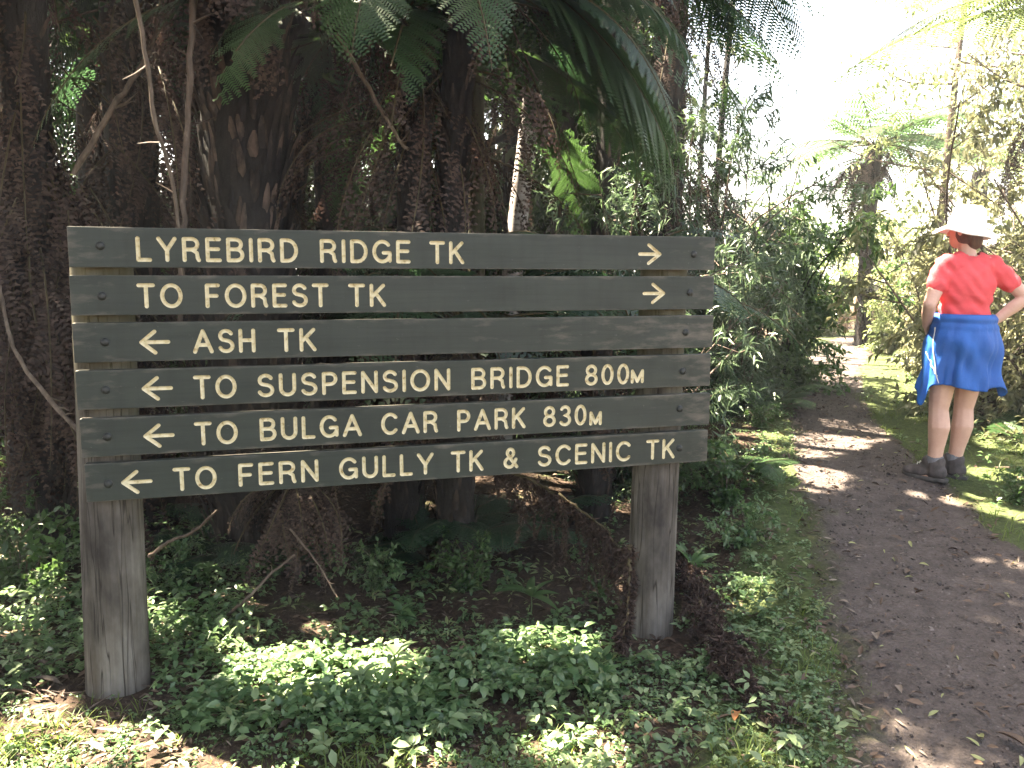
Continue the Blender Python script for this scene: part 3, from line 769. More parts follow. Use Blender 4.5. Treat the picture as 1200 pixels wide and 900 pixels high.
    # hands: palm, four fingers round the hip, thumb to the back
    def hand(w, d, side, fdir):
        w, d, side, fdir = (np.array(x, float) for x in (w, d, side, fdir))
        pc = w + d * .045
        for k in (-.026, -.009, .009, .026): cap(bm, tuple(w + side * k * .7), tuple(w + d * .085 + side * k), .0155, .0125, 5)
        for k, l in zip((-.030, -.010, .010, .029), (.062, .076, .072, .056)):
            b0 = w + d * .085 + side * k; b1 = b0 + d * l * .45 + fdir * l * .12; b2 = b1 + d * l * .25 + fdir * l * .4
            chain(bm, [(tuple(b0), .0098), (tuple(b1), .0092), (tuple(b2), .0078)], 5)
        t0 = w + d * .02 - side * .028; t1 = t0 - side * .035 + d * .025; t2 = t1 - side * .01 + d * .028
        chain(bm, [(tuple(t0), .0125), (tuple(t1), .0105), (tuple(t2), .0088)], 5)
    hand(haL, nrm([.12, .8, -.45]), nrm([-.1, -.5, -.85]), nrm([.8, .3, 0]))
    hand(haR, nrm([-.75, -.05, -.5]), nrm([.4, .2, -.8]), nrm([-.4, .7, 0]))
    # head, turned to the left of the picture
    hc = np.array([-.025, .075, 1.60])
    fa = math.atan2(.45, -.89)
    ell3(bm, tuple(hc), (.098, .078, .115), fa)
    fd = np.array([-.89, .45, 0]); sd = np.array([.45, .89, 0])
    ell3(bm, tuple(hc + fd * .045 + np.array([0, 0, -.055])), (.055, .055, .06), fa)
    cap(bm, tuple(hc + fd * .092 + np.array([0, 0, .005])), tuple(hc + fd * .112 + np.array([0, 0, -.025])), .010, .014, 4)
    cap(bm, tuple(hc + fd * .088 + sd * .018 + np.array([0, 0, -.062])), tuple(hc + fd * .088 - sd * .018 + np.array([0, 0, -.062])), .008, .008, 4)
    for s_ in (-1, 1):
        ell3(bm, tuple(hc + sd * .078 * s_ + fd * -.005 + np.array([0, 0, -.01])), (.02, .008, .032), fa)
        ell3(bm, tuple(hc + fd * .083 + sd * .032 * s_ + np.array([0, 0, .012])), (.008, .014, .009), fa)
        ell3(bm, tuple(hc + fd * .084 + sd * .032 * s_ + np.array([0, 0, .030])), (.008, .02, .006), fa)
    remesh(bm, 'body', .0055, skin, 5)
    # --- hair
    bm = prims()
    ell3(bm, tuple(hc - fd * .014 + np.array([0, 0, -.012])), (.090, .084, .098), fa)
    ell3(bm, tuple(hc - fd * .058 + np.array([0, 0, -.062])), (.040, .062, .062), fa)
    remesh(bm, 'hair', .006, hairm, 2)
    # --- t-shirt
    bm = prims()
    a_ = math.atan2(r[1], r[0])
    ell3(bm, (.0, .05, 1.08), (.166, .122, .17), a_)
    ell3(bm, (.003, .05, 1.24), (.183, .127, .20), a_)
    ell3(bm, (-.0, .05, 1.02), (.172, .128, .07), a_)
    cap(bm, (-.11, -.035, 1.378), (.122, .142, 1.378), .078, .078)
    cap(bm, (-.05, .01, 1.405), (.05, .09, 1.405), .062, .062)
    for sh, el in ((shL, elL), (shR, elR)):
        e = .5 * np.array(el) + .5 * np.array(sh)
        cap(bm, sh, tuple(e), .071, .067, 6)
    o = remesh(bm, 'shirt', .008, shirtm, 5)
    # open neckline: drop faces over the neck
    b2 = bmesh.new(); b2.from_mesh(o.data)
    nk = Vector((-.005, .055, 1.46))
    dl = [v for v in b2.verts if (v.co - nk).length < .062]
    for v in b2.verts:
        w = .007 * math.sin(v.co.z * 62 + v.co.x * 25 + 2 * math.sin(v.co.x * 14)) * (1.3 if v.co.z < 1.2 else .4) + .006 * math.sin(v.co.x * 48 - v.co.z * 40 + 1.5 * math.sin(v.co.z * 11)) + .004 * math.sin(v.co.x * 90 + v.co.z * 70)
        v.co += v.normal * w * .6
    bmesh.ops.delete(b2, geom=dl, context='VERTS'); b2.to_mesh(o.data); b2.free()
    # --- jacket tied round the waist: a flared, folded loft with a roll at the top
    na, nz = 120, 40
    A = np.linspace(0, 2 * PI, na, endpoint=False); V = []
    ux, uy = np.array([.785, .62]), np.array([-.62, .785])
    rs = np.random.default_rng(3)
    wr = np.interp(np.arange(na), [0, na], [0, 0])
    def hem(a):
        # angle 0 is the viewer's right; -pi/2 the back towards the camera; pi the left
        aa = (a + PI) % (2 * PI) - PI
        z = .625 + .015 * np.sin(3 * aa + 1)
        z = z - .125 * np.exp(-((((a - R(214)) + PI) % (2 * PI) - PI) / .22) ** 2)
        z = z - .075 * np.exp(-((((a - R(10)) + PI) % (2 * PI) - PI) / .16) ** 2)
        z = z + .16 * np.exp(-((((a - R(100)) + PI) % (2 * PI) - PI) / .6) ** 2)
        return z
    hz = hem(A)
    for k in range(nz):
        t = k / (nz - 1)
        z = 1.075 - (1.075 - hz) * t
        flare = .010 + .050 * t ** 1.1
        fold = t ** 1.3 * (.013 * np.sin(9 * A + 1.0 + 1.2 * t) + .008 * np.sin(17 * A + 2 - t) + .013 * np.sin(5 * A + .4)) + .006 * np.sin(23 * A + 6 * t) * t + .005 * np.sin(14 * t - 5 * A + 1.5 * np.sin(3 * A)) * min(1, 3 * t)
        flare = flare + .04 * t ** 1.4 * (np.exp(-((((A - R(205)) + PI) % (2 * PI) - PI) / .35) ** 2) + .9 * np.exp(-((((A - R(5)) + PI) % (2 * PI) - PI) / .3) ** 2))
        roll = .022 * math.exp(-((t - .05) / .05) ** 2) + .010 * math.exp(-((t - .16) / .04) ** 2)
        hip = .035 * math.exp(-((t - .38) / .22) ** 2)
        rx = .158 + flare + fold + roll + hip; ry = .118 + flare + fold + roll + hip * 1.1
        # local ellipse axes follow her hips (r, f); A measured in the picture frame
        al = A - math.atan2(ux[1], ux[0])
        px = rx * np.cos(al); py = ry * np.sin(al)
        X = px * ux[0] + py * uy[0]; Yv = .05 + px * ux[1] + py * uy[1]
        V.append(np.stack([X + .005, Yv, z], 1))
    n = nz; V = np.concatenate(V)
    ii, jj = np.meshgrid(np.arange(n - 1), np.arange(na), indexing='ij'); j2 = (jj + 1) % na
    Q = np.stack([ii * na + jj, (ii + 1) * na + jj, (ii + 1) * na + j2, ii * na + j2], -1).reshape(-1, 4)
    jo = link('jacket', mesh_from('jacket', V, Q, np.zeros(len(Q), int), [jackm]), root)
    sm = jo.modifiers.new('s', 'SOLIDIFY'); sm.thickness = .006; sm.offset = 1
    # pale piping down the folded sleeve seam
    J = V.reshape(nz, na, 3)
    def seam(a_deg0, a_deg1, k0, k1):
        pts = []
        for q in np.linspace(0, 1, 16):
            k = int(round(k0 + (k1 - k0) * q)); jf = (a_deg0 + (a_deg1 - a_deg0) * q) / 360 * na; j = int(jf) % na
            p = J[k, j] * (1 - jf % 1) + J[k, (j + 1) % na] * (jf % 1); c = np.array([.005, .05, p[2]]); o_ = nrm(p - c) * .010
            pts.append(p + o_)
        return bez(pts, 40)
    mb = MB()
    for s_ in (seam(222, 244, 6, 38), seam(214, 242, 16, 34)): mb.add(*tube(s_, .0035, 6))
    V2, Q2, M2 = mb.arrays()
    pipm = solidmat('piping', [(.3, (.55, .55, .5)), (.7, (.7, .68, .62))], scale=(30, 30, 30), rough=.6, bump=0)
    link('piping', mesh_from('piping', V2, Q2, M2, [pipm]), jo)
    # --- hat: dented crown and drooping brim
    sides = 64; a = np.linspace(0, 2 * PI, sides, endpoint=False)
    prof = [(.006, .132), (.03, .131), (.06, .126), (.082, .112), (.095, .085), (.102, .05), (.107, .015), (.110, -.005), (.118, -.012), (.135, -.018), (.155, -.03), (.178, -.047), (.186, -.055), (.184, -.059), (.165, -.043), (.13, -.026), (.11, -.018)]
    tilt = R(7); V = []
    hb = hc + np.array([0, 0, .025])
    for rr, zz in prof:
        k = max(0, (rr - .11) / .075)
        x = rr * np.cos(a); y = rr * .94 * np.sin(a); z = zz + k * (.010 * np.sin(3 * a + 1) + .006 * np.sin(5 * a)) - .012 * (rr < .06) * np.exp(-(y / .03) ** 2)
        V.append(np.stack([hb[0] + x * math.cos(tilt) + z * math.sin(tilt), hb[1] + y, hb[2] - x * math.sin(tilt) + z * math.cos(tilt)], 1))
    n = len(V); V = np.concatenate(V)
    ii, jj = np.meshgrid(np.arange(n - 1), np.arange(sides), indexing='ij'); j2 = (jj + 1) % sides
    Q = np.stack([ii * sides + jj, (ii + 1) * sides + jj, (ii + 1) * sides + j2, ii * sides + j2], -1).reshape(-1, 4)
    ho = link('hat', mesh_from('hat', V, Q, np.zeros(len(Q), int), [hatm]), root)
    mb = MB(); th = np.linspace(0, 2 * PI, 49)
    bp = np.stack([hb[0] + .1085 * np.cos(th) * math.cos(tilt) + .008 * math.sin(tilt), hb[1] + .102 * np.sin(th), hb[2] + .008 - .1085 * np.cos(th) * math.sin(tilt)], 1)
    V2, Q2 = tube(bp, .0045, 6); link('hat_band', mesh_from('hat_band', V2, Q2, np.zeros(len(Q2), int), [hatm]), ho)
    # --- boots and socks
    fdir = nrm(np.array([-.93, .37, 0])); fs = np.array([.37, .93, 0])
    for an in (ankL, ankR):
        an = np.array(an); bm = prims(); fa2 = math.atan2(fdir[1], fdir[0])
        e = lambda d, z, s2=0: tuple(np.array([an[0], an[1], 0]) + fdir * d + fs * s2 + np.array([0, 0, z]))
        ell3(bm, e(-.02, .06), (.065, .052, .055), fa2)
        ell3(bm, e(.07, .055), (.10, .050, .042), fa2)
        ell3(bm, e(.135, .045), (.062, .048, .035), fa2)
        cap(bm, e(-.012, .06), e(-.012, .115), .055, .056, 5)
        cap(bm, e(.0, .115), e(.07, .07), .045, .042, 5)
        cap(bm, e(-.02, .125), e(.03, .122), .050, .047, 4)
        bo = remesh(bm, 'boot', .006, bootm, 3)
        # padded collar is open: sock stands inside
        th = np.linspace(0, 2 * PI, 33)
        L_ = .148; out = []
        ctr = np.array([an[0], an[1], 0]) + fdir * .05
        for z, g in ((.0, -.004), (.006, .0), (.022, .002), (.028, -.002)):
            rx = L_ + g; ry = .054 + g + .004 * np.cos(2 * th[:-1])
            wob = 1 + .02 * np.sign(np.sin(th[:-1] * 14)) * (z < .01)
            P = ctr + (np.cos(th[:-1]) * rx * wob)[:, None] * fdir + (np.sin(th[:-1]) * ry * wob)[:, None] * fs + np.array([0, 0, z])
            out.append(P)
        out = [ctr + (out[0] - ctr) * [.02, .02, 1]] + out + [ctr + (out[-1] - ctr) * [.02, .02, 1]]
        V = np.concatenate(out); ns = 32; n = len(out)
        ii, jj = np.meshgrid(np.arange(n - 1), np.arange(ns), indexing='ij'); j2 = (jj + 1) % ns
        Q = np.stack([ii * ns + jj, ii * ns + j2, (ii + 1) * ns + j2, (ii + 1) * ns + jj], -1).reshape(-1, 4)
        link('sole', mesh_from('sole', V, Q, np.zeros(len(Q), int), [solem]), bo)
        mb = MB()
        for d in (.045, .06, .075, .09):
            z = .125 - (d - .03) * .72
            c0 = np.array(e(d, z, -.03)); c1 = np.array(e(d + .012, z + .022, 0)); c2 = np.array(e(d, z, .03))
            mb.add(*tube(bez([c0, c1, c2], 9), .0028, 5))
        V2, Q2, M2 = mb.arrays(); link('laces', mesh_from('laces', V2, Q2, M2, [pipm]), bo)
        mb = MB(); pts = [e(-.006, .10), e(-.004, .135), e(-.003, .165)]
        mb.add(*tube(np.array(pts), [.050, .052, .050], 24))
        mb.add(*tube(np.array([e(-.003, .165), e(-.003, .168), e(-.003, .162)]), [.050, .046, .043], 24))
        V2, Q2, M2 = mb.arrays(); link('sock', mesh_from('sock', V2, Q2, M2, [sockm]), root)
    return root
# ------------------------------------------------------------------ vegetation builders
def gp(px, y):
    x = (px - 600) / 980 * y
    return (x, y, gz(x, y))

def trunk_mb(h, r0, r1, bend=(0, 0), n=24, sides=16, rough=.06, seed=0, flare=.3, m=0):
    rg = np.random.default_rng(seed); t = np.linspace(0, 1, n)
    P = np.stack([bend[0] * t ** 1.6 + .02 * np.sin(5 * t + seed), bend[1] * t ** 1.6 + .02 * np.cos(4 * t + seed), h * t - .15 * (1 - t)], 1)
    rad = (r0 + (r1 - r0) * t) * (1 + flare * np.exp(-t * h / .25))
    a = np.linspace(0, 2 * PI, sides, endpoint=False)
    rr = rad[:, None] * (1 + rough * np.sin(3 * a[None] + 9 * t[:, None] + seed) + rough * .7 * np.sin(5 * a[None] - 6 * t[:, None]) + rg.normal(0, rough * .3, (n, sides)))
    mb = MB(); V, Q = tube(P, rr, sides); mb.add(V, Q, m)
    return mb, P

def scales(mb, P, r, num, ln, wd, seed, m=1, tilt=.28):
    """stubs of old fronds, each a curved tongue pressed to the trunk, tips standing off"""
    rg = np.random.default_rng(seed); n = len(P)
    k = np.arange(num); t = (k + rg.uniform(-.4, .4, num)) / num; az = k * 2.39996 + rg.normal(0, .12, num)
    c = np.stack([np.interp(t, np.linspace(0, 1, n), P[:, q]) for q in range(3)], 1)
    rad = np.interp(t, np.linspace(0, 1, len(r)), r)
    out = np.stack([np.cos(az), np.sin(az), 0 * az], 1); side = np.stack([-np.sin(az), np.cos(az), 0 * az], 1); up = np.array([0, 0, 1.0])
    l = ln * rg.uniform(.6, 1.3, num); w = wd * rg.uniform(.6, 1.25, num); ti = tilt * rg.uniform(.3, 1.6, num); sw = rg.normal(0, .12, num)
    rows = []
    for q, ww, oo in ((0, .9, -.2), (.35, 1.0, .15), (.7, .75, .5), (1.0, .25, 1.0)):
        base = c + out * (rad + l * ti * oo * .8)[:, None] + up * (l * q)[:, None] + side * (sw * l * q)[:, None]
        d = (w * ww * .5)[:, None] * side; bulge = (w * .28 * ww)[:, None] * out
        rows.append(np.stack([base - d, base + bulge, base + d], 1))
    V = np.stack(rows, 1).reshape(num, 12, 3)
    q = []
    for i in range(3):
        for j in range(2): q.append([i * 3 + j, i * 3 + j + 1, (i + 1) * 3 + j + 1, (i + 1) * 3 + j])
    Q = np.array(q)[None] + (np.arange(num) * 12)[:, None, None]
    mb.add(V.reshape(-1, 3), Q, m)

def crown_mb(top, nf, L, W, seed, spacing=.022, npin=26, a0=(.25, 1.1), a1=(-1.25, -.6), lenj=.12, azr=None, r0=.012, pinw=.15, skip=None):
    rg = np.random.default_rng(seed); mb = MB()
    for k in range(nf):
        az = k * 2.39996 + rg.normal(0, .15) if azr is None else rg.uniform(*azr)
        u = (k + .5) / nf
        if skip and (az - skip[0]) % (2 * PI) < skip[1] - skip[0]: continue
        frond(mb, np.asarray(top) + np.array([math.cos(az), math.sin(az), 0]) * .05, az, L * (1 + rg.normal(0, lenj)), W * rg.uniform(.85, 1.1),
              a0[0] + (a0[1] - a0[0]) * u + rg.normal(0, .08), a1[0] + (a1[1] - a1[0]) * u + rg.normal(0, .12), npin, spacing, pinw, .3, .13,
              sag=rg.uniform(.15, .35), sidec=rg.normal(0, .06), r0=r0, rg=rg)
    return mb

def skirt_mb(top, nf, L, W, seed, r=.2, spacing=.017, npin=30, spread=.5, drop=.0, a0r=(-1.0, .1)):
    """withered fronds hanging down round the trunk"""
    rg = np.random.default_rng(seed); mb = MB()
    for k in range(nf):
        az = rg.uniform(0, 2 * PI); z = -rg.uniform(0, drop) if drop else 0
        frond(mb, np.asarray(top) + np.array([math.cos(az) * r, math.sin(az) * r, z]), az, L * rg.uniform(.55, 1.15), W * rg.uniform(.5, 1.1),
              rg.uniform(*a0r), rg.uniform(-1.75, -1.4), npin, spacing, .13, .7, .1, sag=rg.uniform(.6, 1.3), sidec=rg.normal(0, .15), jit=.4, r0=.007, rg=rg, curlp=rg.uniform(.3, 1.2))
    return mb

LANCE = leaf_t(.13, .25, .18, .4); OVATE = leaf_t(.55, .2, .15, .42); OVAL = leaf_t(.38, .2, .18, .45); WILL = leaf_t(.15, .2, .22, .35)
ROUND = leaf_t(.85, .15, .1, .5); BLADE = leaf_t(.05, .2, .35, .3, 3)

def shrub_mb(h, rx, nst, nleaf, tmpl, ll, seed, droop=.25, low=.15, lw=1.0, sub=9, tw=5, r=.018, top=.8, lean=(0, 0), mleaf=0, mst=1, spread=.6):
    rg = np.random.default_rng(seed); mb = MB(); A, Bs = [], []
    for k in range(nst):
        az = rg.uniform(0, 2 * PI); rad = rx * math.sqrt(rg.uniform(.02, 1)); hz = h * rg.uniform(.55, 1.0) * (1 - .35 * (rad / rx) ** 2)
        e = np.array([math.cos(az) * rad + lean[0] * hz, math.sin(az) * rad + lean[1] * hz, hz])
        b = np.array([math.cos(az), math.sin(az), 0]) * rg.uniform(0, .12 * rx)
        mid = b + (e - b) * .5 * np.array([.55, .55, 1.15]) + rg.normal(0, .05 * h, 3)
        P = bez([b - [0, 0, .05], b, mid, e], 14)
        mb.add(*tube(P, np.linspace(r, r * .25, 14) * rg.uniform(.7, 1.2), 5), mst)
        for s in range(sub):
            t = rg.uniform(low, 1); p = np.array([np.interp(t, np.linspace(0, 1, 14), P[:, q]) for q in range(3)])
            d = nrm(np.array([p[0] - lean[0] * p[2], p[1] - lean[1] * p[2], .25 * h * (1 - .5 * droop)]) / max(rx, .1) * .6 + rg.normal(0, spread, 3))
            ln = rg.uniform(.12, .28) * h * (1.15 - .5 * t); q_ = p + d * ln - np.array([0, 0, droop * ln * .3])
            mb.add(*tube(np.array([p, (p + q_) / 2 + rg.normal(0, .02 * h, 3), q_]), [r * .32, r * .22, r * .1], 4), mst)
            A.append(p + (q_ - p) * .3); Bs.append(q_)
            for w in range(tw):
                t2 = rg.uniform(.25, 1); p2 = p + (q_ - p) * t2; d2 = nrm(d * .7 + rg.normal(0, .7, 3) - [0, 0, droop * .5]); l2 = rg.uniform(.05, .12) * h
                A.append(p2); Bs.append(p2 + d2 * l2)
    A = np.array(A); Bs = np.array(Bs); k = rg.integers(0, len(A), nleaf); t = rg.uniform(0, 1, nleaf)[:, None]
    pos = A[k] + (Bs[k] - A[k]) * t + rg.normal(0, .006 * h, (nleaf, 3))
    d = nrm(nrm(Bs[k] - A[k]) * .55 + rg.normal(0, .55, (nleaf, 3)) - np.array([0, 0, droop]))
    nor = nrm(np.array([0, 0, 1.0]) + rg.normal(0, .55, (nleaf, 3)))
    ln = ll * rg.uniform(.55, 1.25, nleaf)
    scatter(mb, tmpl, pos, d, nor, ln, ln * lw, mleaf)
    return mb

def tree_mb(h, r, seed, nlimb=9, nleaf=9000, ll=.11, tmpl=LANCE, crown0=.45, spread=1.6, bend=(0, 0), droop=.5, r1=None):
    """trunk mesh and crown mesh (limbs + leaves)"""
    rg = np.random.default_rng(seed)
    tr, P = trunk_mb(h, r, r1 if r1 else r * .45, bend, 22, 14, .07, seed)
    cr = MB(); A, B = [], []
    for k in range(nlimb):
        t = crown0 + (1 - crown0) * (k + rg.uniform(0, 1)) / nlimb; p = np.array([np.interp(t, np.linspace(0, 1, 22), P[:, q]) for q in range(3)])
        az = k * 2.4 + rg.normal(0, .3); ln = spread * rg.uniform(.6, 1.1) * (1.15 - .55 * t)
        e = p + np.array([math.cos(az) * ln, math.sin(az) * ln, ln * rg.uniform(.1, .7)])
        L = bez([p, p * .5 + e * .5 + rg.normal(0, .1 * ln, 3), e], 9); cr.add(*tube(L, np.linspace(r * .3, r * .06, 9), 6), 1)
        for s in range(9):
            c = np.array([np.interp(rg.uniform(.25, 1), np.linspace(0, 1, 9), L[:, q]) for q in range(3)])
            e2 = c + rg.normal(0, 1, 3) * ln * .26 + [0, 0, .05 * ln]; cr.add(*tube(np.array([c, (c + e2) / 2, e2]), [r * .09, r * .06, r * .02], 4), 1)
            for w in range(5):
                c2 = c + (e2 - c) * rg.uniform(.4, 1); A.append(c2); B.append(c2 + rg.normal(0, 1, 3) * ln * .11)
    A = np.array(A); B = np.array(B); k = rg.integers(0, len(A), nleaf)
    pos = A[k] + (B[k] - A[k]) * rg.uniform(0, 1, (nleaf, 1)) + rg.normal(0, .035 * spread, (nleaf, 3))
    d = nrm(rg.normal(0, .6, (nleaf, 3)) - np.array([0, 0, droop])); nor = nrm(rg.normal(0, .7, (nleaf, 3)) + [0, 0, .8])
    scatter(cr, tmpl, pos, d, nor, ll * rg.uniform(.6, 1.3, nleaf), None, 0)
    return tr, cr

def gfern_mb(n, L, W, seed, a0=(.5, 1.2), a1=(-.9, -.2), spacing=.016, npin=24, pinw=.16, azr=None):
    rg = np.random.default_rng(seed); mb = MB()
    for k in range(n):
        az = k * 2.39996 + rg.normal(0, .2) if azr is None else rg.uniform(*azr)
        frond(mb, np.array([math.cos(az), math.sin(az), 0]) * .02, az, L * rg.uniform(.6, 1.1), W * rg.uniform(.8, 1.1), rg.uniform(*a0), rg.uniform(*a1), npin, spacing, pinw, .3, .2,
              sag=.2, sidec=rg.normal(0, .1), r0=.004, rg=rg)
    return mb

def rosette_mb(n, ll, wl, seed, elev=(.2, .9), stem=.1, seg=5, tiers=1, droop=.35):
    rg = np.random.default_rng(seed); mb = MB(); t = leaf_t(wl, .2, droop, .42, seg)
    mb.add(*tube(np.array([[0, 0, -.02], [.004, .003, stem * .5], [0, 0, stem + .01]]), [.004, .0035, .002], 5), 1)
    for q in range(tiers):
        z = stem * (1 - .5 * q / max(1, tiers)); az = np.arange(n) * 2 * PI / n + rg.normal(0, .2, n) + q * .5
        e = rg.uniform(*elev, n) * (1 - .3 * q)
        d = np.stack([np.cos(az) * np.cos(e), np.sin(az) * np.cos(e), np.sin(e)], 1)
        nor = np.stack([-np.cos(az) * np.sin(e), -np.sin(az) * np.sin(e), np.cos(e)], 1) + rg.normal(0, .15, (n, 3))
        scatter(mb, t, np.zeros((n, 3)) + [0, 0, z], d, nor, ll * rg.uniform(.7, 1.15, n) * (1 - .1 * q))
    return mb

# ------------------------------------------------------------------ sunbeams that reach the shade under the trees
for px, py, r in ((360, 815, .10), (420, 815, .10), (300, 800, .09), (480, 815, .05), (275, 770, .07), (310, 775, .10), (360, 785, .14), (415, 785, .12), (455, 775, .09), (470, 800, .07), (640, 760, .08), (680, 772, .08), (610, 775, .05),
                  (600, 850, .11), (650, 868, .13), (560, 835, .06), (700, 888, .08), (520, 850, .04), (20, 880, .24), (100, 880, .2), (40, 830, .14), (20, 740, .12), (60, 700, .10),
                  (30, 640, .22), (70, 600, .18), (20, 560, .25), (110, 560, .12), (230, 892, .16), (300, 893, .10), (210, 690, .04), (200, 640, .06), (170, 740, .05), (260, 690, .03),
                  (1075, 580, .06), (1120, 588, .08), (1165, 597, .10), (1200, 606, .10), (1165, 555, .16), (1195, 575, .16), (955, 628, .04), (1005, 640, .045), (1150, 655, .045), (1190, 662, .05),
                  (1050, 440, .25), (1020, 425, .30), (1080, 470, .14), (980, 410, .4), (960, 418, .2), (1180, 520, .2), (930, 470, .08), (880, 500, .06), (945, 560, .05), (920, 620, .04)):
    lit(px, py, r * (1.55 if py > 720 and 180 < px < 760 else 1.15))
for px, py, d, r in ((1102, 305, 5.35, .10), (1094, 335, 5.35, .09), (1090, 365, 5.35, .08), (1120, 248, 5.4, .15), (1095, 405, 5.35, .07), (1082, 432, 5.35, .07), (1100, 445, 5.35, .05),
                     (1132, 487, 5.45, .04), (465, 755, 2.85, .09), (440, 790, 2.75, .08), (650, 150, 4.4, .22), (690, 180, 4.5, .12), (600, 190, 7.0, .35), (695, 110, 7.5, .4), (50, 330, 4.0, .10), (30, 420, 3.6, .12), (20, 300, 3.9, .08),
                     (330, 610, 4.0, .08), (350, 650, 3.9, .06), (90, 545, 2.95, .05)):
    LIT.append((at(px, py, d), r, .14))
# the clearing beyond the walker lies in open sun: no high canopy stands up-sun of it
for x, y, z, r in ((5.4, 12.8, 1.5, 2.4), (4.9, 8.8, 1.6, 1.1), (4.4, 11.6, 1.0, 1.2), (7.5, 14, 2, 3), (4.9, 6.6, 2.2, 1.1), (2.2, 14.5, 1.5, 1.8), (7, 19, 2.5, 4)):
    LIT.append((np.array([x, y, z]), r, 2.6))
# flecks of sun on plants standing in the shade
for px, py, d, r in ((420, 60, 6.5, .35), (470, 120, 6.5, .3), (440, 190, 6.5, .25),  (30, 270, 4.0, .16), (60, 320, 3.9, .13), (20, 200, 4.4, .14), (80, 40, 5.5, .3), (100, 110, 5.5, .2),
                     (740, 200, 6.0, .4), (800, 220, 6.6, .45), (850, 260, 6.8, .45), (760, 260, 5.8, .3), (840, 170, 7.2, .5), (880, 330, 6.8, .35), (690, 60, 6.3, .3), (600, 200, 5.9, .3), (330, 270, 4.6, .15), (380, 240, 5, .15),
                     (900, 440, 5.8, .3), (880, 400, 5.6, .25), (500, 300, 6, .2), (150, 160, 5.5, .12), (200, 90, 5.5, .12), (640, 240, 6.5, .3)):
    LIT.append((at(px, py, d), r, .45))
_rg = np.random.default_rng(77)
for _ in range(80):
    LIT.append((at(_rg.uniform(0, 700), _rg.uniform(0, 265), _rg.uniform(4.2, 7.5)), _rg.uniform(.04, .13), .25))
for _ in range(26):
    LIT.append((at(_rg.uniform(170, 730), _rg.uniform(570, 720), _rg.uniform(3.5, 4.6)), _rg.uniform(.025, .06), .2))

# ------------------------------------------------------------------ plants of the place
def tree_fern(loc, h, r, label, seed, nf=16, L=2.2, W=.42, skirt=10, skL=1.6, mat=None, spacing=.016, npin=32, a0=(.25, 1.1), a1=(-1.25, -.6), nsc=0, scl=.12, lean=(0, 0), group=None, azr=None, skirt_m=None, skW=.24, skdrop=.3, cat='tree fern', skip=None, skcull=True, a0r=(-1.0, .1)):
    root = empty('tree_fern', loc, label, cat, group)
    tr, P = trunk_mb(h, r * .92, r * .9, lean, 26, 18, .05, seed, .35)
    n = nsc or int(h * 110 * (r / .15))
    scales(tr, P, np.full(26, r * .9) * (1 + .3 * np.exp(-np.linspace(0, 1, 26) * h / .3)), n, scl, scl * .26, seed + 1, tilt=.3)
    place('trunk', Proto(tr, [M_bark_fern, M_scale]), root)
    if nf: place('crown', Proto(crown_mb(P[-1], nf, L, W, seed + 2, spacing, npin, a0, a1, azr=azr, skip=skip), [mat or M_fern, M_rachis]), root)
    if skirt: place('dead_fronds', Proto(skirt_mb(P[-1], skirt, skL, skW, seed + 3, r * .9, drop=skdrop, a0r=a0r), [skirt_m or M_dead, M_rachis]), root, skcull)
    return root

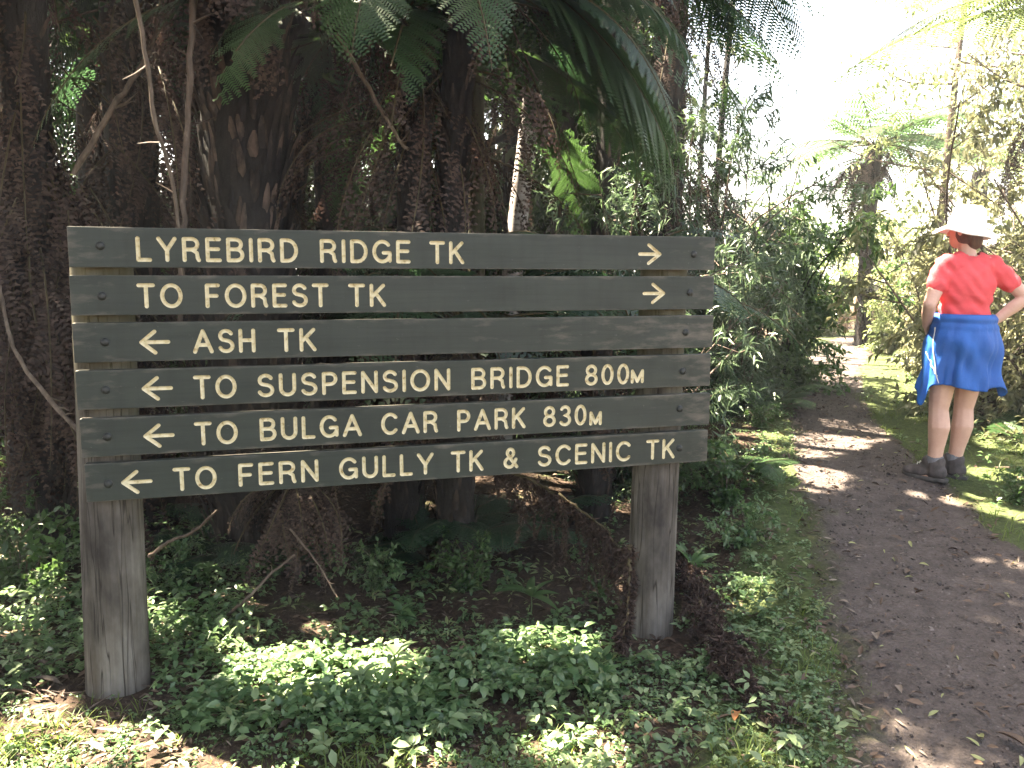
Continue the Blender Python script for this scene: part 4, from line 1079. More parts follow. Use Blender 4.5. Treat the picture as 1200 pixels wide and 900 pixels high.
def build_near_ferns():
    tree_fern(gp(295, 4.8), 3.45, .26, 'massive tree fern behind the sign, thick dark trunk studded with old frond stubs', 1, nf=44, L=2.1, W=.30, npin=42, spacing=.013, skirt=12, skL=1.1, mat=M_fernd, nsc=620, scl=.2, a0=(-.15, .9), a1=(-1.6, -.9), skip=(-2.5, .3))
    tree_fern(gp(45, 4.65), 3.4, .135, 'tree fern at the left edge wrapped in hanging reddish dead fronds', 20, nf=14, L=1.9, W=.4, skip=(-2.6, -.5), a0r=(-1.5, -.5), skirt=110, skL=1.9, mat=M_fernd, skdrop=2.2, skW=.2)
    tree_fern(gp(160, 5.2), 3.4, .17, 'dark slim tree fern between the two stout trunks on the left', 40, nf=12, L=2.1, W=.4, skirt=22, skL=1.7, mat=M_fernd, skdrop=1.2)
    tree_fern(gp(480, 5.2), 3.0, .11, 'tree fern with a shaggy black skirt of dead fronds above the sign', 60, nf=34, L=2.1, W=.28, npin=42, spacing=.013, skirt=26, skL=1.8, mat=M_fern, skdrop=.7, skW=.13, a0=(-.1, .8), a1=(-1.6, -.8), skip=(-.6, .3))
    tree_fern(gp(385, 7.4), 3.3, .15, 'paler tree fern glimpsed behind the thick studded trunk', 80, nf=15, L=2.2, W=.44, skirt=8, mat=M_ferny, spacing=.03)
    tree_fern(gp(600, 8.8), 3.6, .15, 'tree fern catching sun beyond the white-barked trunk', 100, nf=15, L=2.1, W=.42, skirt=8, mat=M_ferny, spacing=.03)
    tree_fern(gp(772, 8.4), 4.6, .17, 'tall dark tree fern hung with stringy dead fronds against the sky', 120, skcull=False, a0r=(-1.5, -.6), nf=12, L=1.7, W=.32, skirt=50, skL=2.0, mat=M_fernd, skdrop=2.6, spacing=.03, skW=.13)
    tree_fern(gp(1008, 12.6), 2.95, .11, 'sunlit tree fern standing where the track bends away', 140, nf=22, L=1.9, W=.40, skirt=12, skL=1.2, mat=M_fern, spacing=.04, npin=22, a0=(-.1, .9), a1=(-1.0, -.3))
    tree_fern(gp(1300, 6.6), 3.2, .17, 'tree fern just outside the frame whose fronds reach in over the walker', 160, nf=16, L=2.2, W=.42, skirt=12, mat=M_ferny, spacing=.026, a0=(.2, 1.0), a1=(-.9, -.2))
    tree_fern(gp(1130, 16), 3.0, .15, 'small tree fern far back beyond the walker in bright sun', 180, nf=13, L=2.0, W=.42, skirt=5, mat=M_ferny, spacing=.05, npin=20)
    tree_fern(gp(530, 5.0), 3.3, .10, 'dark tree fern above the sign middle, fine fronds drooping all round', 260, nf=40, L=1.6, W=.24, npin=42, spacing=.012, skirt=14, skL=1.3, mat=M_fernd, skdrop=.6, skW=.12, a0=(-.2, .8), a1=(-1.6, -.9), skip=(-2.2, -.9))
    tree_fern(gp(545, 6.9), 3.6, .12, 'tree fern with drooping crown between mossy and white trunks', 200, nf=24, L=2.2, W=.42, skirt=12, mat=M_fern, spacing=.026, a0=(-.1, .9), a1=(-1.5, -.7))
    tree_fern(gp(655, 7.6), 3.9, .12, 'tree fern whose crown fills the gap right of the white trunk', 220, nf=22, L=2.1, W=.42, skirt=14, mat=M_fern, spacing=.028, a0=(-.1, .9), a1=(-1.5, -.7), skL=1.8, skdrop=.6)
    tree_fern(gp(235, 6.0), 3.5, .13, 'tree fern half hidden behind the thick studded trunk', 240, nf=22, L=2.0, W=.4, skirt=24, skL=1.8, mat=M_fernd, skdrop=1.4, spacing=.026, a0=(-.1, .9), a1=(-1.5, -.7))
    tree_fern(gp(704, 6.6), 4.15, .11, 'slender tree fern in front of the brown trunk, crown over the shrubs', 280, nf=28, L=1.9, W=.38, skirt=14, skL=1.2, mat=M_fernd, spacing=.022, a0=(-.2, .8), a1=(-1.5, -.8))  # added so that its crown blocks sun from the track
    # one long frond sweeping down to the right, lit near its tip
    root = empty('fern_frond', at(560, -60, 4.5), 'long green frond arching down beside the white trunk, sunlit at its tip', 'fern frond')
    mb = MB(); frond(mb, np.zeros(3), -.15, 1.75, .55, -.45, -1.35, 34, .016, .13, .45, .08, sag=.45, rg=np.random.default_rng(9), r0=.011)
    frond(mb, np.array([-.1, .1, .1]), .1, 1.9, .5, -.35, -1.25, 34, .016, .13, .45, .08, sag=.4, rg=np.random.default_rng(10), r0=.011)
    place('blade', Proto(mb, [M_fern, M_rachis]), root)

def build_shrubs():
    W1 = shrub_mb(2.7, 1.15, 16, 15000, WILL, .095, 201, droop=.35, low=.12, r=.016)
    W2 = shrub_mb(2.2, 1.0, 14, 12000, WILL, .09, 202, droop=.35, low=.08, r=.014)
    D1 = shrub_mb(3.4, 1.5, 18, 15000, OVAL, .11, 203, droop=.3, low=.1, r=.022)
    D2 = shrub_mb(4.6, 1.8, 16, 15000, OVAL, .13, 204, droop=.3, low=.15, r=.03)
    O1 = shrub_mb(3.0, 1.3, 16, 13000, OVAL, .085, 205, droop=.35, low=.08, r=.02, spread=.8)
    B1 = shrub_mb(2.0, 1.2, 14, 8000, OVAL, .10, 206, droop=.3, low=.08, r=.014)
    pw1, pw2 = Proto(W1, [M_wil, M_stick]), Proto(W2, [M_wil, M_stick])
    pd1, pd2 = Proto(D1, [M_broad, M_barkd]), Proto(D2, [M_euc, M_barkd])
    po1, pb1 = Proto(O1, [M_olive, M_stick]), Proto(B1, [M_overlit, M_stick])
    L = [
     (pw1, gp(735, 6.0), 0, .95, 'fine-leaved grey-green shrub rising behind the top board near its right arrow'),
     (pw1, gp(820, 7.8), 1.1, 1.15, 'tallest feathery grey-green shrub right of the sign, sky above it'),
     (pw2, gp(866, 7.6), 2.0, .85, 'lower feathery shrub close beside the sign right end'),
     (pd1, gp(915, 9.0), .4, .82, 'dark leafy bush at the far end of the track left bank'),
     (pw2, gp(855, 9.6), 3.0, 1.35, 'hazy pale shrub behind the feathery bushes, tips against the sky'),
     (pd1, gp(660, 8.6), 2.0, .95, 'dark green bush between the brown trunk and the sign top'),
     (pd1, gp(560, 8.4), .9, .7, 'dark bush behind the foot of the white-barked tree'),
     (pd2, gp(430, 9.4), .3, 1.15, 'tall dim bush deep behind the sign centre'),
     (pd2, gp(250, 8.4), 1.7, 1.0, 'tall dim bush behind the thick studded trunk'),
     (pd2, gp(90, 8.0), 3.1, 1.0, 'tall dim bush behind the left-hand trunks'),
     (pd2, gp(-60, 6.6), 4.0, .95, 'shadowy bush at the picture left border, full height'),
     (pd1, gp(190, 6.6), 5.0, .8, 'low dark bush behind the slanting branch'),
     (pd2, gp(560, 11.0), 2.2, 1.3, 'distant tall bush seen between white trunk and brown trunk'),
     (pd2, gp(685, 11.0), 5.1, 1.15, 'distant bush behind the brown-barked tree'),
     (po1, gp(1165, 7.2), 0, 1.05, 'tall olive-brown bush behind the walker, its leaves flaring in sun'),
     (po1, gp(1285, 6.5), 2.0, .95, 'olive bush at the right picture border beside the walker'),
     (po1, gp(1100, 9.8), 1.1, .82, 'sunlit tangle of olive leaves left of the walker hat'),
     (pb1, gp(1040, 11.8), .5, .62, 'bright small bush by the bend, right of the tree fern trunk'),
     (pb1, gp(955, 14.5), 2.4, .9, 'bright small bush by the bend, left of the tree fern trunk'),
     (pb1, gp(1075, 15.5), 3.9, 1.2, 'pale bright bush far behind the tree fern'),
     (pb1, gp(1210, 9.5), 1.0, 1.25, 'bright bush far right behind the walker elbow'),
     (pb1, gp(890, 18.0), 5.0, 1.5, 'pale distant bush at the end of the clearing'),
     (pb1, gp(1000, 21.0), 0.4, 1.7, 'farthest pale bush straight down the clearing'),
    ]
    for p, loc, rz, sc, lab in L:
        r = empty('shrub', loc, lab, 'shrub', None, rz, sc); place('foliage', p, r)

def clear_spot(x, y, r, h, reach=.7, keep_out=False):
    """the nearest spot where a trunk stands in none of the sunbeams"""
    rg = np.random.default_rng(int(abs(x * 100) + abs(y * 7))); best = None
    Pz = np.array([p for p, _, _ in LIT]); rr = np.array([min(q, .3) for _, q, _ in LIT])
    sh = S[:2] / np.linalg.norm(S[:2]); tz = S[2] / np.linalg.norm(S[:2])
    for k in range(200):
        f = reach * k / 200; cx, cy = x + rg.normal(0, f), y + rg.normal(0, f)
        d = np.array([cx, cy]) - Pz[:, :2]; al = d @ sh; pe = np.abs(d[:, 0] * sh[1] - d[:, 1] * sh[0])
        hit = np.maximum(0, (rr * .9 + r - pe)) * (al > .3) * (Pz[:, 2] + al * tz < h)
        c = hit.sum() + .02 * f + (5 if keep_out and cx / cy > -.70 else 0)
        if best is None or c < best[0]: best = (c, cx, cy)
    return best[1], best[2]

def build_trees():
    def tree(name, px, y, h, r, mat, lmat, lab, seed, bend=(0, 0), **k):
        root = empty(name, gp(px, y), lab, 'tree')
        t, c = tree_mb(h, r, seed, bend=bend, **k)
        place('trunk', Proto(t, [mat]), root); place('crown', Proto(c, [lmat, mat]), root)
        return root
    tree('white_barked_tree', 588, 7.2, 8.0, .095, M_barkw, M_euc, 'leaning tree with peeling white bark just above the sign', 301, (.9, .3), crown0=.55, ll=.08)
    tree('brown_barked_tree', 694, 7.9, 9.0, .13, M_barkb, M_euc, 'rough brown-barked tree right of the white trunk', 302, (.25, 0), crown0=.5, nleaf=8000, ll=.07, spread=.9, droop=.7)
    tree('mossy_tree', 553, 6.5, 7.0, .075, M_barkm, M_broad, 'slim mossy yellow-brown trunk left of the white trunk', 303, (.05, .1), crown0=.5, tmpl=OVAL, ll=.075)
    tree('slender_tree', 826, 11.5, 9.0, .05, M_barkd, M_euc, 'thin dark pole tree against the white sky', 304, (.5, .2), crown0=.5, nleaf=2500, spread=.7, ll=.06)
    tree('slender_tree', 810, 12.2, 9.0, .04, M_barkd, M_euc, 'second thin pole tree, left of the first against the sky', 305, (.2, .2), crown0=.5, nleaf=2500, spread=.7, ll=.06)
    tree('dark_tree', 120, 6.2, 7.5, .16, M_barkd, M_broad, 'dark straight trunk behind the slanting branch', 306, (-.1, .1), crown0=.4, tmpl=OVAL, nleaf=12000, spread=2.0)
    tree('dark_tree', -70, 6.4, 7.0, .15, M_barkd, M_broad, 'dark leaning trunk at the extreme left of the picture', 307, (.5, .2), crown0=.4, tmpl=OVAL, nleaf=12000, spread=2.0)
    tree('dark_tree', 440, 8.6, 9, .13, M_barkd, M_broad, 'dark trunk half hidden behind the shaggy tree fern', 308, (.2, .1), crown0=.35, tmpl=OVAL, nleaf=12000, spread=2.0)
    tree('sparse_tree', 1085, 11.0, 5.6, .06, M_stick, M_overlit, 'thin-leaved tree whose sprays fade into the white sky above the walker', 309, (.3, .2), crown0=.4, tmpl=OVAL, nleaf=4200, spread=2.0, ll=.09, nlimb=12)
    tree('sparse_tree', 1190, 9.6, 5.2, .06, M_stick, M_olive, 'thin-leaved tree at the upper right corner of the picture', 310, (.2, .2), crown0=.4, tmpl=OVAL, nleaf=5200, spread=1.8, ll=.09, nlimb=12)
    # trees added up-sun, mostly out of view, to shade sign and track
    for q, (x, y, h, r, sp) in enumerate(((-3.6, 2.5, 6.2, .13, 2.1), (-4.9, 3.5, 7.0, .15, 2.3), (-6.4, 2.2, 8.0, .17, 2.6), (-3.7, 4.5, 7.0, .13, 2.2), (-1.78, 5.75, 6.6, .10, 2.3), (-5.8, 5.4, 8.5, .18, 2.6), (-4.6, 7.6, 9.0, .18, 2.6), (-.7, 8.4, 8.5, .14, 1.8), (-2.0, 10, 10, .2, 2.8), (.9, 13.5, 9, .15, 2.0), (-7, 12, 12, .24, 3.4), (-2.25, 7.4, 7.5, .11, 2.2), (-3.0, 5.1, 7.6, .10, 2.2), (-3.7, 6.3, 8.0, .11, 2.3), (-3.9, .7, 7.5, .14, 2.3), (-5.4, -1.0, 8.0, .15, 2.6), (-6.2, .8, 8.5, .16, 2.6), (-2.75, 3.2, 7.4, .11, 2.0), (-1.98, 6.7, 7.0, .10, 2.2), (-1.7, 5.25, 6.6, .09, 2.0), (-2.7, 1.75, 7.4, .11, 2.1), (-2.5, .1, 7.6, .11, 2.2))):
        x, y = clear_spot(x, y, r, h, .7, True) if y > 1.5 and x / y < -.8 else (x, y)
        root = empty('forest_tree', (x, y, gz(x, y)), CAN_LAB[q], 'tree')
        t, c = tree_mb(h, r, 330 + q, bend=(1.2, .2) if q >= 19 else (2.0, -1.2) if q == 18 else (1.3, .1) if q >= 16 else (.2 * math.sin(q * 2), .2 * math.cos(q)), crown0=.62 if q in (16, 18, 19, 20) else .5 if q < 5 or q >= 11 else .3, tmpl=OVAL, nleaf=22000 if q in (0, 1, 3, 4, 12) else 14000, spread=sp, ll=.125, nlimb=13, droop=.35)
        place('trunk', Proto(t, [M_barkd]), root); place('crown', Proto(c, [M_broad, M_barkd]), root)

CAN_LAB = ['shady broad-leaved tree standing just out of view left of the sign', 'broad-leaved tree out of view behind the left dead-frond tree fern', 'large spreading tree far out of view left of the sign',
           'broad-leaved tree out of view left of the leftmost dead-frond fern', 'slim broad-leaved tree hidden behind the thick studded trunk', 'tall shady tree beyond the left border, behind the dark bushes',
           'tall tree deep in the forest behind the left trunks', 'broad-leaved tree just left of the white-barked trunk', 'tall distant tree behind the sign middle', 'distant tree between the brown trunk and the sky', 'tallest distant tree at the far left', 'slim tree in the gloom between studded fern and shaggy fern', 'slim dark tree close behind the dead-frond fern at the left edge', 'slim dark tree farther behind the dead-frond fern at the left edge', 'shady tree out of view beside the photographer', 'shady tree out of view behind the photographer, left of the track', 'large shady tree out of view farthest left of the photographer', 'leaning tree just out of view whose crown overhangs the sign', 'leaning tree behind the studded trunk whose crown overhangs the track', 'thin tree behind the studded trunk arching high over the sign', 'leaning tree out of view between photographer and sign', 'leaning tree out of view at the photographer left shoulder']
# ------------------------------------------------------------------ undergrowth
def outside_path(x, y, k=.95):
    return np.abs(x - pathc(y)) / pathw(y) > k + .09 * bumps(x, y, 5, 3)

def zz(x, y): return hground(x, y)

def clump(mb, tmpl, n, xr, yr, ll, hz, seed, per=6, spread=.05, dens=None, m=0, tilt=.35):
    rg = np.random.default_rng(seed)
    x = rg.uniform(*xr, n); y = rg.uniform(*yr, n)
    ok = outside_path(x, y)
    for q in POSTS: ok &= (np.hypot(x - q[0], y - q[1] + .14) > .24) | (rg.uniform(0, 1, n) < .12)
    if dens is not None: ok &= rg.uniform(0, 1, n) < dens(x, y)
    x, y = x[ok], y[ok]; z = zz(x, y); n = len(x)
    h = rg.uniform(*hz, n)
    k = np.repeat(np.arange(n), per)
    az = rg.uniform(0, 2 * PI, len(k)); rad = spread * np.sqrt(rg.uniform(0, 1, len(k)))
    e = rg.normal(.05, tilt, len(k))
    d = np.stack([np.cos(az) * np.cos(e), np.sin(az) * np.cos(e), np.sin(e)], 1)
    pos = np.stack([x[k] + np.cos(az) * rad * .4, y[k] + np.sin(az) * rad * .4, z[k] + h[k] * rg.uniform(.45, 1.05, len(k))], 1)
    nor = nrm(np.array([0, 0, 1.0]) + rg.normal(0, .3, (len(k), 3)))
    scatter(mb, tmpl, pos, d, nor, ll * rg.uniform(.55, 1.2, len(k)) * np.repeat(rg.uniform(.7, 1.2, n), per), None, m)
    # stems
    return x, y

POSTS = [O_ - N_ * (BT + .11) + D_ * uv_on_board(px, 600, BT + .11)[0] for px in (137.5, 771)]

def patchy(f, ph, lo=-.2, hi=.35, base=0.0):
    return lambda x, y: np.maximum(base, smooth(lo, hi, bumps(x, y, f, ph)))

def build_cover():
    g = MB()
    near = lambda x, y: smooth(2.45, 2.8, y) * (.10 + .90 * smooth(-.3, .4, bumps(x, y, 3.6, 5))) * (x < 1.35) * smooth(-1.45, -1.2, x) * (pathc(y) - pathw(y) - x > .22)
    clump(g, leaf_t(.62, .15, .2, .42, 3), 950, (-1.6, 1.35), (2.45, 4.6), .043, (.02, .11), 401, 7, .05, near)
    clump(g, leaf_t(.62, .15, .2, .42, 3), 280, (-1.15, -.15), (2.75, 3.35), .045, (.03, .11), 411, 8, .06)
    clump(g, leaf_t(.62, .15, .2, .42, 3), 160, (-.1, .4), (3.0, 3.5), .045, (.05, .14), 412, 8, .06)
    clump(g, OVATE, 2200, (-1.0, 3.0), (2.5, 8.0), .036, (.02, .10), 402, 7, .05, lambda x, y: (pathc(y) - x < 1.9) * (pathc(y) - pathw(y) - x > .16) * (.3 + .7 * smooth(-.3, .3, bumps(x, y, 2.7, 8))))
    clump(g, OVATE, 2600, (2.2, 7.0), (3.2, 11.0), .035, (.02, .12), 403, 7, .05, lambda x, y: (x > pathc(y)) * np.maximum(smooth(.1, 1.0, x - pathc(y) - pathw(y)), .35 * smooth(.0, .4, bumps(x, y, 4, 2))))
    clump(g, OVATE, 2200, (-2.4, 3.4), (7.0, 12.0), .05, (.02, .16), 404, 7, .07, lambda x, y: (x < pathc(y)) * 1.0)
    clump(g, ROUND, 7500, (-2.0, 1.6), (2.2, 3.8), .018, (.008, .04), 405, 6, .03, lambda x, y: .25 + .75 * smooth(-.3, .4, bumps(x, y, 4.2, 1)))
    clump(g, ROUND, 5000, (.6, 3.2), (2.4, 7.5), .018, (.008, .035), 406, 5, .03, lambda x, y: (x < pathc(y)) * (pathc(y) - x < 1.25) * smooth(-.5, .3, bumps(x, y, 3.6, 2)))
    clump(g, OVATE, 1500, (-3.4, -1.2), (2.6, 5.0), .046, (.03, .2), 407, 7, .06, lambda x, y: smooth(2.75, 3.1, y + .25 * bumps(x, y, 2, 3)))
    clump(g, leaf_t(.5, .15, .2, .42, 3), 150, (-1.3, 1.2), (2.5, 3.5), .05, (.03, .12), 413, 7, .06, m=1)
    clump(g, leaf_t(.45, .15, .2, .42, 3), 240, (-3.2, -1.5), (2.6, 4.0), .045, (.04, .2), 414, 7, .06, m=1)  # left bank leaves whitened to read as sunlit
    clump(g, leaf_t(.3, .15, .2, .42, 3), 260, (-1.4, 2.0), (2.4, 5.0), .045, (.02, .1), 415, 6, .04, m=2)
    P = Proto(g, [M_cover, M_sunpale, M_overlit]); o = link('ground_cover', P.mesh('ground_cover', np.eye(4)))
    tag(o, 'low green clover-like ground cover under the sign and along the track', 'ground cover', kind='stuff')
    # grass
    g = MB(); rg = np.random.default_rng(420)
    n = 26000
    x = rg.uniform(-2.2, 5.4, n); y = 2.2 + 6 * rg.uniform(0, 1, n) ** 2.2
    edge = np.abs(x - pathc(y)) / pathw(y)
    w = np.where(y < 2.95, .25 + .75 * smooth(-.2, .4, bumps(x, y, 4.0, 7)), 0) * (x < 1.3) + 1.0 * smooth(1.45, 1.05, edge) * smooth(.72, .9, edge + .15 * bumps(x, y, 6, 1)) * smooth(-.2, .35, bumps(x, y, 3.3, 4)) + .9 * (x > pathc(y)) * smooth(.8, 1.0, edge) * smooth(4.0, 2.2, edge) * smooth(3.4, 4.4, y)
    ok = rg.uniform(0, 1, n) < w; x, y = x[ok], y[ok]; n = len(x)
    k = np.repeat(np.arange(n), 3); m_ = len(k)
    az = rg.uniform(0, 2 * PI, m_); e = rg.uniform(.5, 1.4, m_)
    d = np.stack([np.cos(az) * np.cos(e), np.sin(az) * np.cos(e), np.sin(e)], 1)
    pos = np.stack([x[k] + rg.normal(0, .012, m_), y[k] + rg.normal(0, .012, m_), zz(x[k], y[k]) - .004], 1)
    nor = np.stack([-np.cos(az), -np.sin(az), np.full(m_, .6)], 1)
    scatter(g, BLADE, pos, d, nor, rg.uniform(.02, .085, m_) * (.5 + .9 * smooth(-.5, .6, bumps(x, y, 5.5, 3)))[k], None)
    P = Proto(g, [M_grass]); o = link('grass', P.mesh('grass', np.eye(4)))
    tag(o, 'short yellow-green grass in front of the sign and on the track edges', 'grass', kind='stuff')
    # litter
    g = MB(); lt = [leaf_t(.26, .3, .25, .45, 3), leaf_t(.42, .35, -.2, .45, 3), leaf_t(.2, -.3, .3, .4, 3)]
    rg = np.random.default_rng(430)
    for q, t in enumerate(lt):
        n = 5600
        x = rg.uniform(-3.4, 4.5, n); y = 2.1 + 9 * rg.uniform(0, 1, n) ** 1.8
        ed = np.abs(x - pathc(y)) / pathw(y)
        w = np.where(ed < .8, .30 if q < 2 else .06, .55 + .6 * smooth(1.5, 1.0, ed)) * np.where(x < -1.0, 1.5, 1) * np.where((x > pathc(y) + pathw(y)) & (y > 3.6), .18, 1)
        ok = rg.uniform(0, 1, n) < w; x, y, ed = x[ok], y[ok], ed[ok]; n = len(x)
        z = np.where(ed < .97, hpath(x, y) + .004, zz(x, y)) + rg.uniform(.002, .018, n)
        az = rg.uniform(0, 2 * PI, n); e = rg.normal(0, .22, n)
        d = np.stack([np.cos(az), np.sin(az), e], 1); nor = nrm(np.array([0, 0, 1.0]) + rg.normal(0, .35, (n, 3)))
        scatter(g, t, np.stack([x, y, z], 1), d, nor, rg.uniform(.02, .065, n), None, 0 if q < 2 else 1)
    # twigs and bark strips, thickest left of the left post
    for k in range(900):
        if k < 420: x, y = rg.uniform(-3.0, -1.1), rg.uniform(2.3, 3.6)
        else: x = rg.uniform(-1.5, 4); y = rg.uniform(2.3, 7)
        if abs(x - pathc(y)) / pathw(y) < .9 and rg.uniform() < .85: continue
        az = rg.uniform(0, PI); l = rg.uniform(.03, .15) * (1 if k < 420 else .7); z = gz(x, y) + rg.uniform(.004, .03)
        d = np.array([math.cos(az), math.sin(az), rg.normal(0, .15)]) * l / 2; p = np.array([x, y, z])
        if k % 2: g.add(*tube(np.array([p - d, p + rg.normal(0, .006, 3), p + d]), np.array([1, .9, .5]) * rg.uniform(.0015, .005), 5), 2)
        else: scatter(g, leaf_t(.16, .5, .1, .5, 3), (p - d)[None], d[None], nrm(np.array([[rg.normal(0, .3), rg.normal(0, .3), 1]])), np.array([l]), np.array([l * rg.uniform(.5, 1.6)]), int(rg.integers(0, 2)))
    V, Q, M = g.arrays()
    o = link('leaf_litter', mesh_from('leaf_litter', V, Q, M, [M_litter, M_leafp, M_stick]))
    tag(o, 'brown dead leaves, bark strips and twigs strewn over the ground', 'leaf litter', kind='stuff')

def build_small_plants():
    # single plants one can point to
    def plant(name, px, py, mb, mats, lab, rz=0, sc=1, cat='plant', dz=0):
        p = ground_at(px, py); r = empty(name, (p[0], p[1], p[2] + dz), lab, cat, None, rz, sc)
        place('foliage', Proto(mb, mats), r); return r
    plant('leafy_plant', 462, 812, rosette_mb(7, .13, .27, 501, (.25, 1.1), .15, 6, 3), [M_sunpale, M_cover], 'silvery pale plant glowing in the sun under the sign')
    plant('leafy_plant', 425, 822, rosette_mb(6, .09, .3, 502, (.2, .9), .10, 5, 3), [M_sunpale, M_cover], 'smaller silvery plant crowded against the glowing pale one')
    plant('leafy_plant', 622, 720, rosette_mb(7, .19, .25, 503, (.1, .75), .09, 6, 1), [M_broad, M_cover], 'dark plant of spreading paddle leaves below the bottom board')
    plant('leafy_plant', 700, 715, rosette_mb(6, .12, .26, 504, (.3, .9), .10, 6, 2), [M_broad, M_cover], 'small dark plant just left of the right post')
    plant('leafy_plant', 808, 690, rosette_mb(7, .17, .24, 505, (.3, 1.1), .12, 6, 3), [M_cover, M_cover], 'bright green plant with upright leaves right of the right post')
    plant('leafy_plant', 470, 742, rosette_mb(6, .09, .35, 506, (.2, .9), .10, 6, 3), [M_cover, M_cover], 'bushy green plant behind the silvery plant')
    plant('leafy_plant', 245, 705, rosette_mb(5, .07, .55, 507, (.1, .8), .17, 5, 4), [M_broad, M_cover], 'sprig of rounded leaves between left post and dead skirt')
    plant('leafy_plant', 372, 680, rosette_mb(6, .11, .32, 508, (.0, .6), .30, 6, 3), [M_broad, M_cover], 'tall sprig of broad leaves rising to the bottom board')
    plant('leafy_plant', 890, 700, rosette_mb(7, .08, .2, 509, (.2, .9), .06, 5, 2), [M_cover, M_cover], 'small toothed plant beside the fallen dead frond')
    # ferns
    def fern(px, py, lab, n, L, W, seed, mat=M_fern, **k):
        p = ground_at(px, py); r = empty('ground_fern', tuple(p), lab, 'fern', None, 0, 1)
        place('fronds', Proto(gfern_mb(n, L, W, seed, **k), [mat, M_rachis]), r)
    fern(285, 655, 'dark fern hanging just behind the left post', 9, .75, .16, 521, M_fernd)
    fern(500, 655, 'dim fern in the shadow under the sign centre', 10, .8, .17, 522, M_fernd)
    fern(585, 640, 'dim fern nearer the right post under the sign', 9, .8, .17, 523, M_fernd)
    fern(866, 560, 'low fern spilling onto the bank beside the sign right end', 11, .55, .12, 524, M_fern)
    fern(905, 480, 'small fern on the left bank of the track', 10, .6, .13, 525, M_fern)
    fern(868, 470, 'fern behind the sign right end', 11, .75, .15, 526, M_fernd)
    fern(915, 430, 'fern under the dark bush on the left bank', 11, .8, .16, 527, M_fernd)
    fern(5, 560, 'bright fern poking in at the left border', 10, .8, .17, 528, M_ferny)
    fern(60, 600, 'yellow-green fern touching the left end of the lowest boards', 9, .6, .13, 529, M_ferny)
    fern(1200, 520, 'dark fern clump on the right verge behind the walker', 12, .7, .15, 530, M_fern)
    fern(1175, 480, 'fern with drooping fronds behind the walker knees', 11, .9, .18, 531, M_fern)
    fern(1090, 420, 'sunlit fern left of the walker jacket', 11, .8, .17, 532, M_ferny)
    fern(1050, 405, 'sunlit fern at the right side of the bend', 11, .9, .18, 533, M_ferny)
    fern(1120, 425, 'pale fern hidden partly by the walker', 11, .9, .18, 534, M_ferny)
    # dead ferns
    def dead(px, py, lab, nf, L, W, seed, top=.6, mat=M_dead, rz=0, sp=.017):
        p = ground_at(px, py); r = empty('dead_fern', tuple(p), lab, 'dead fern', None, rz)
        place('fronds', Proto(skirt_mb((0, 0, top), nf, L, W, seed, .05, sp, 28), [mat, M_rachis]), r)
        st, _ = trunk_mb(top, .05, .04, (0, 0), 8, 8, .1, seed); scales(st, _, np.full(8, .05), 40, .07, .03, seed)
        place('stump', Proto(st, [M_bark_fern, M_scale]), r)
    dead(345, 672, 'russet skirt of dead fronds hanging to the ground under the sign', 26, .62, .10, 541, .52, M_dead, sp=.014)
    dead(960, 392, 'bleached dead fern arching over the track bend', 20, .9, .2, 542, .75, M_deadp)
    dead(1005, 390, 'bleached dead fern at the foot of the sunlit tree fern', 18, .9, .2, 543, .7, M_deadp)
    dead(1140, 450, 'brown dead bracken behind the walker waist', 22, 1.0, .2, 544, .95, M_dead)
    dead(1215, 470, 'brown dead bracken at the right border', 20, 1.0, .2, 545, .9, M_deadp)
    dead(862, 440, 'rusty dead fern on the bank behind the sign right end', 16, .7, .15, 546, .5, M_dead)
    dead(60, 520, 'mass of russet dead fronds left of the sign', 40, 1.1, .16, 547, 1.0, M_dead)
    dead(95, 470, 'dark dead fronds pressed behind the sign left end', 30, 1.2, .16, 548, 1.25, M_dead)
    # fallen dead fronds
    def fallen(pts, lab, W, seed, npair=26, lie=False):
        rg = np.random.default_rng(seed); P = np.array(pts); root = empty('dead_frond', tuple(P[0]), lab, 'dead frond')
        mb = MB(); C = bez(P - P[0], 40) + rg.normal(0, .004, (40, 3)); mb.add(*tube(C, np.linspace(.010, .003, 40), 6), 1)
        T = nrm(np.gradient(C, axis=0)); tl = [leaf_t(.35, .5, .5), leaf_t(.25, -.5, .5)]
        for k in range(npair * 2):
            t = np.clip((k // 2 + rg.uniform(-.45, .45)) / npair, .01, .99); i = int(t * 39); p = C[i]; l = W * rg.uniform(.25, 1.25) * (.45 + .55 * math.sin(PI * t))
            sd = nrm(np.cross(T[i], [0, 0, 1.0])) * (1 if k % 2 else -1)
            if lie: d = sd * rg.uniform(.1, .8) + T[i] * rg.uniform(.2, 1.1) + np.array([0, 0, rg.uniform(-.5, .35)])
            else: d = sd * rg.uniform(.05, .45) + np.array([0, 0, -1.0]) + T[i] * rg.uniform(-.1, .5)
            e = p + d * l; mid = (p + e) / 2 + rg.normal(0, .12 * l, 3)
            for q in (mid, e):
                q[2] = max(q[2], gz(q[0] + P[0][0], q[1] + P[0][1]) + rg.uniform(.004, .03) - P[0][2])
            Cc = bez([p, mid, e], 9); mb.add(*tube(Cc, .0011, 3), 1)
            m = int(50 + 420 * l); q = rg.uniform(0.02, 1, m); pos = np.stack([np.interp(q, np.linspace(0, 1, 9), Cc[:, a]) for a in range(3)], 1)
            dd = rg.normal(0, .8, (m, 3)) + nrm(d) * .5 - [0, 0, .6]; s_ = rg.uniform(.014, .038, m) * (1.15 - .6 * q)
            scatter(mb, tl[k % 2], pos, dd, rg.normal(0, 1, (m, 3)), s_, None, 0)
        place('frond', Proto(mb, [M_dead, M_rachis]), root)
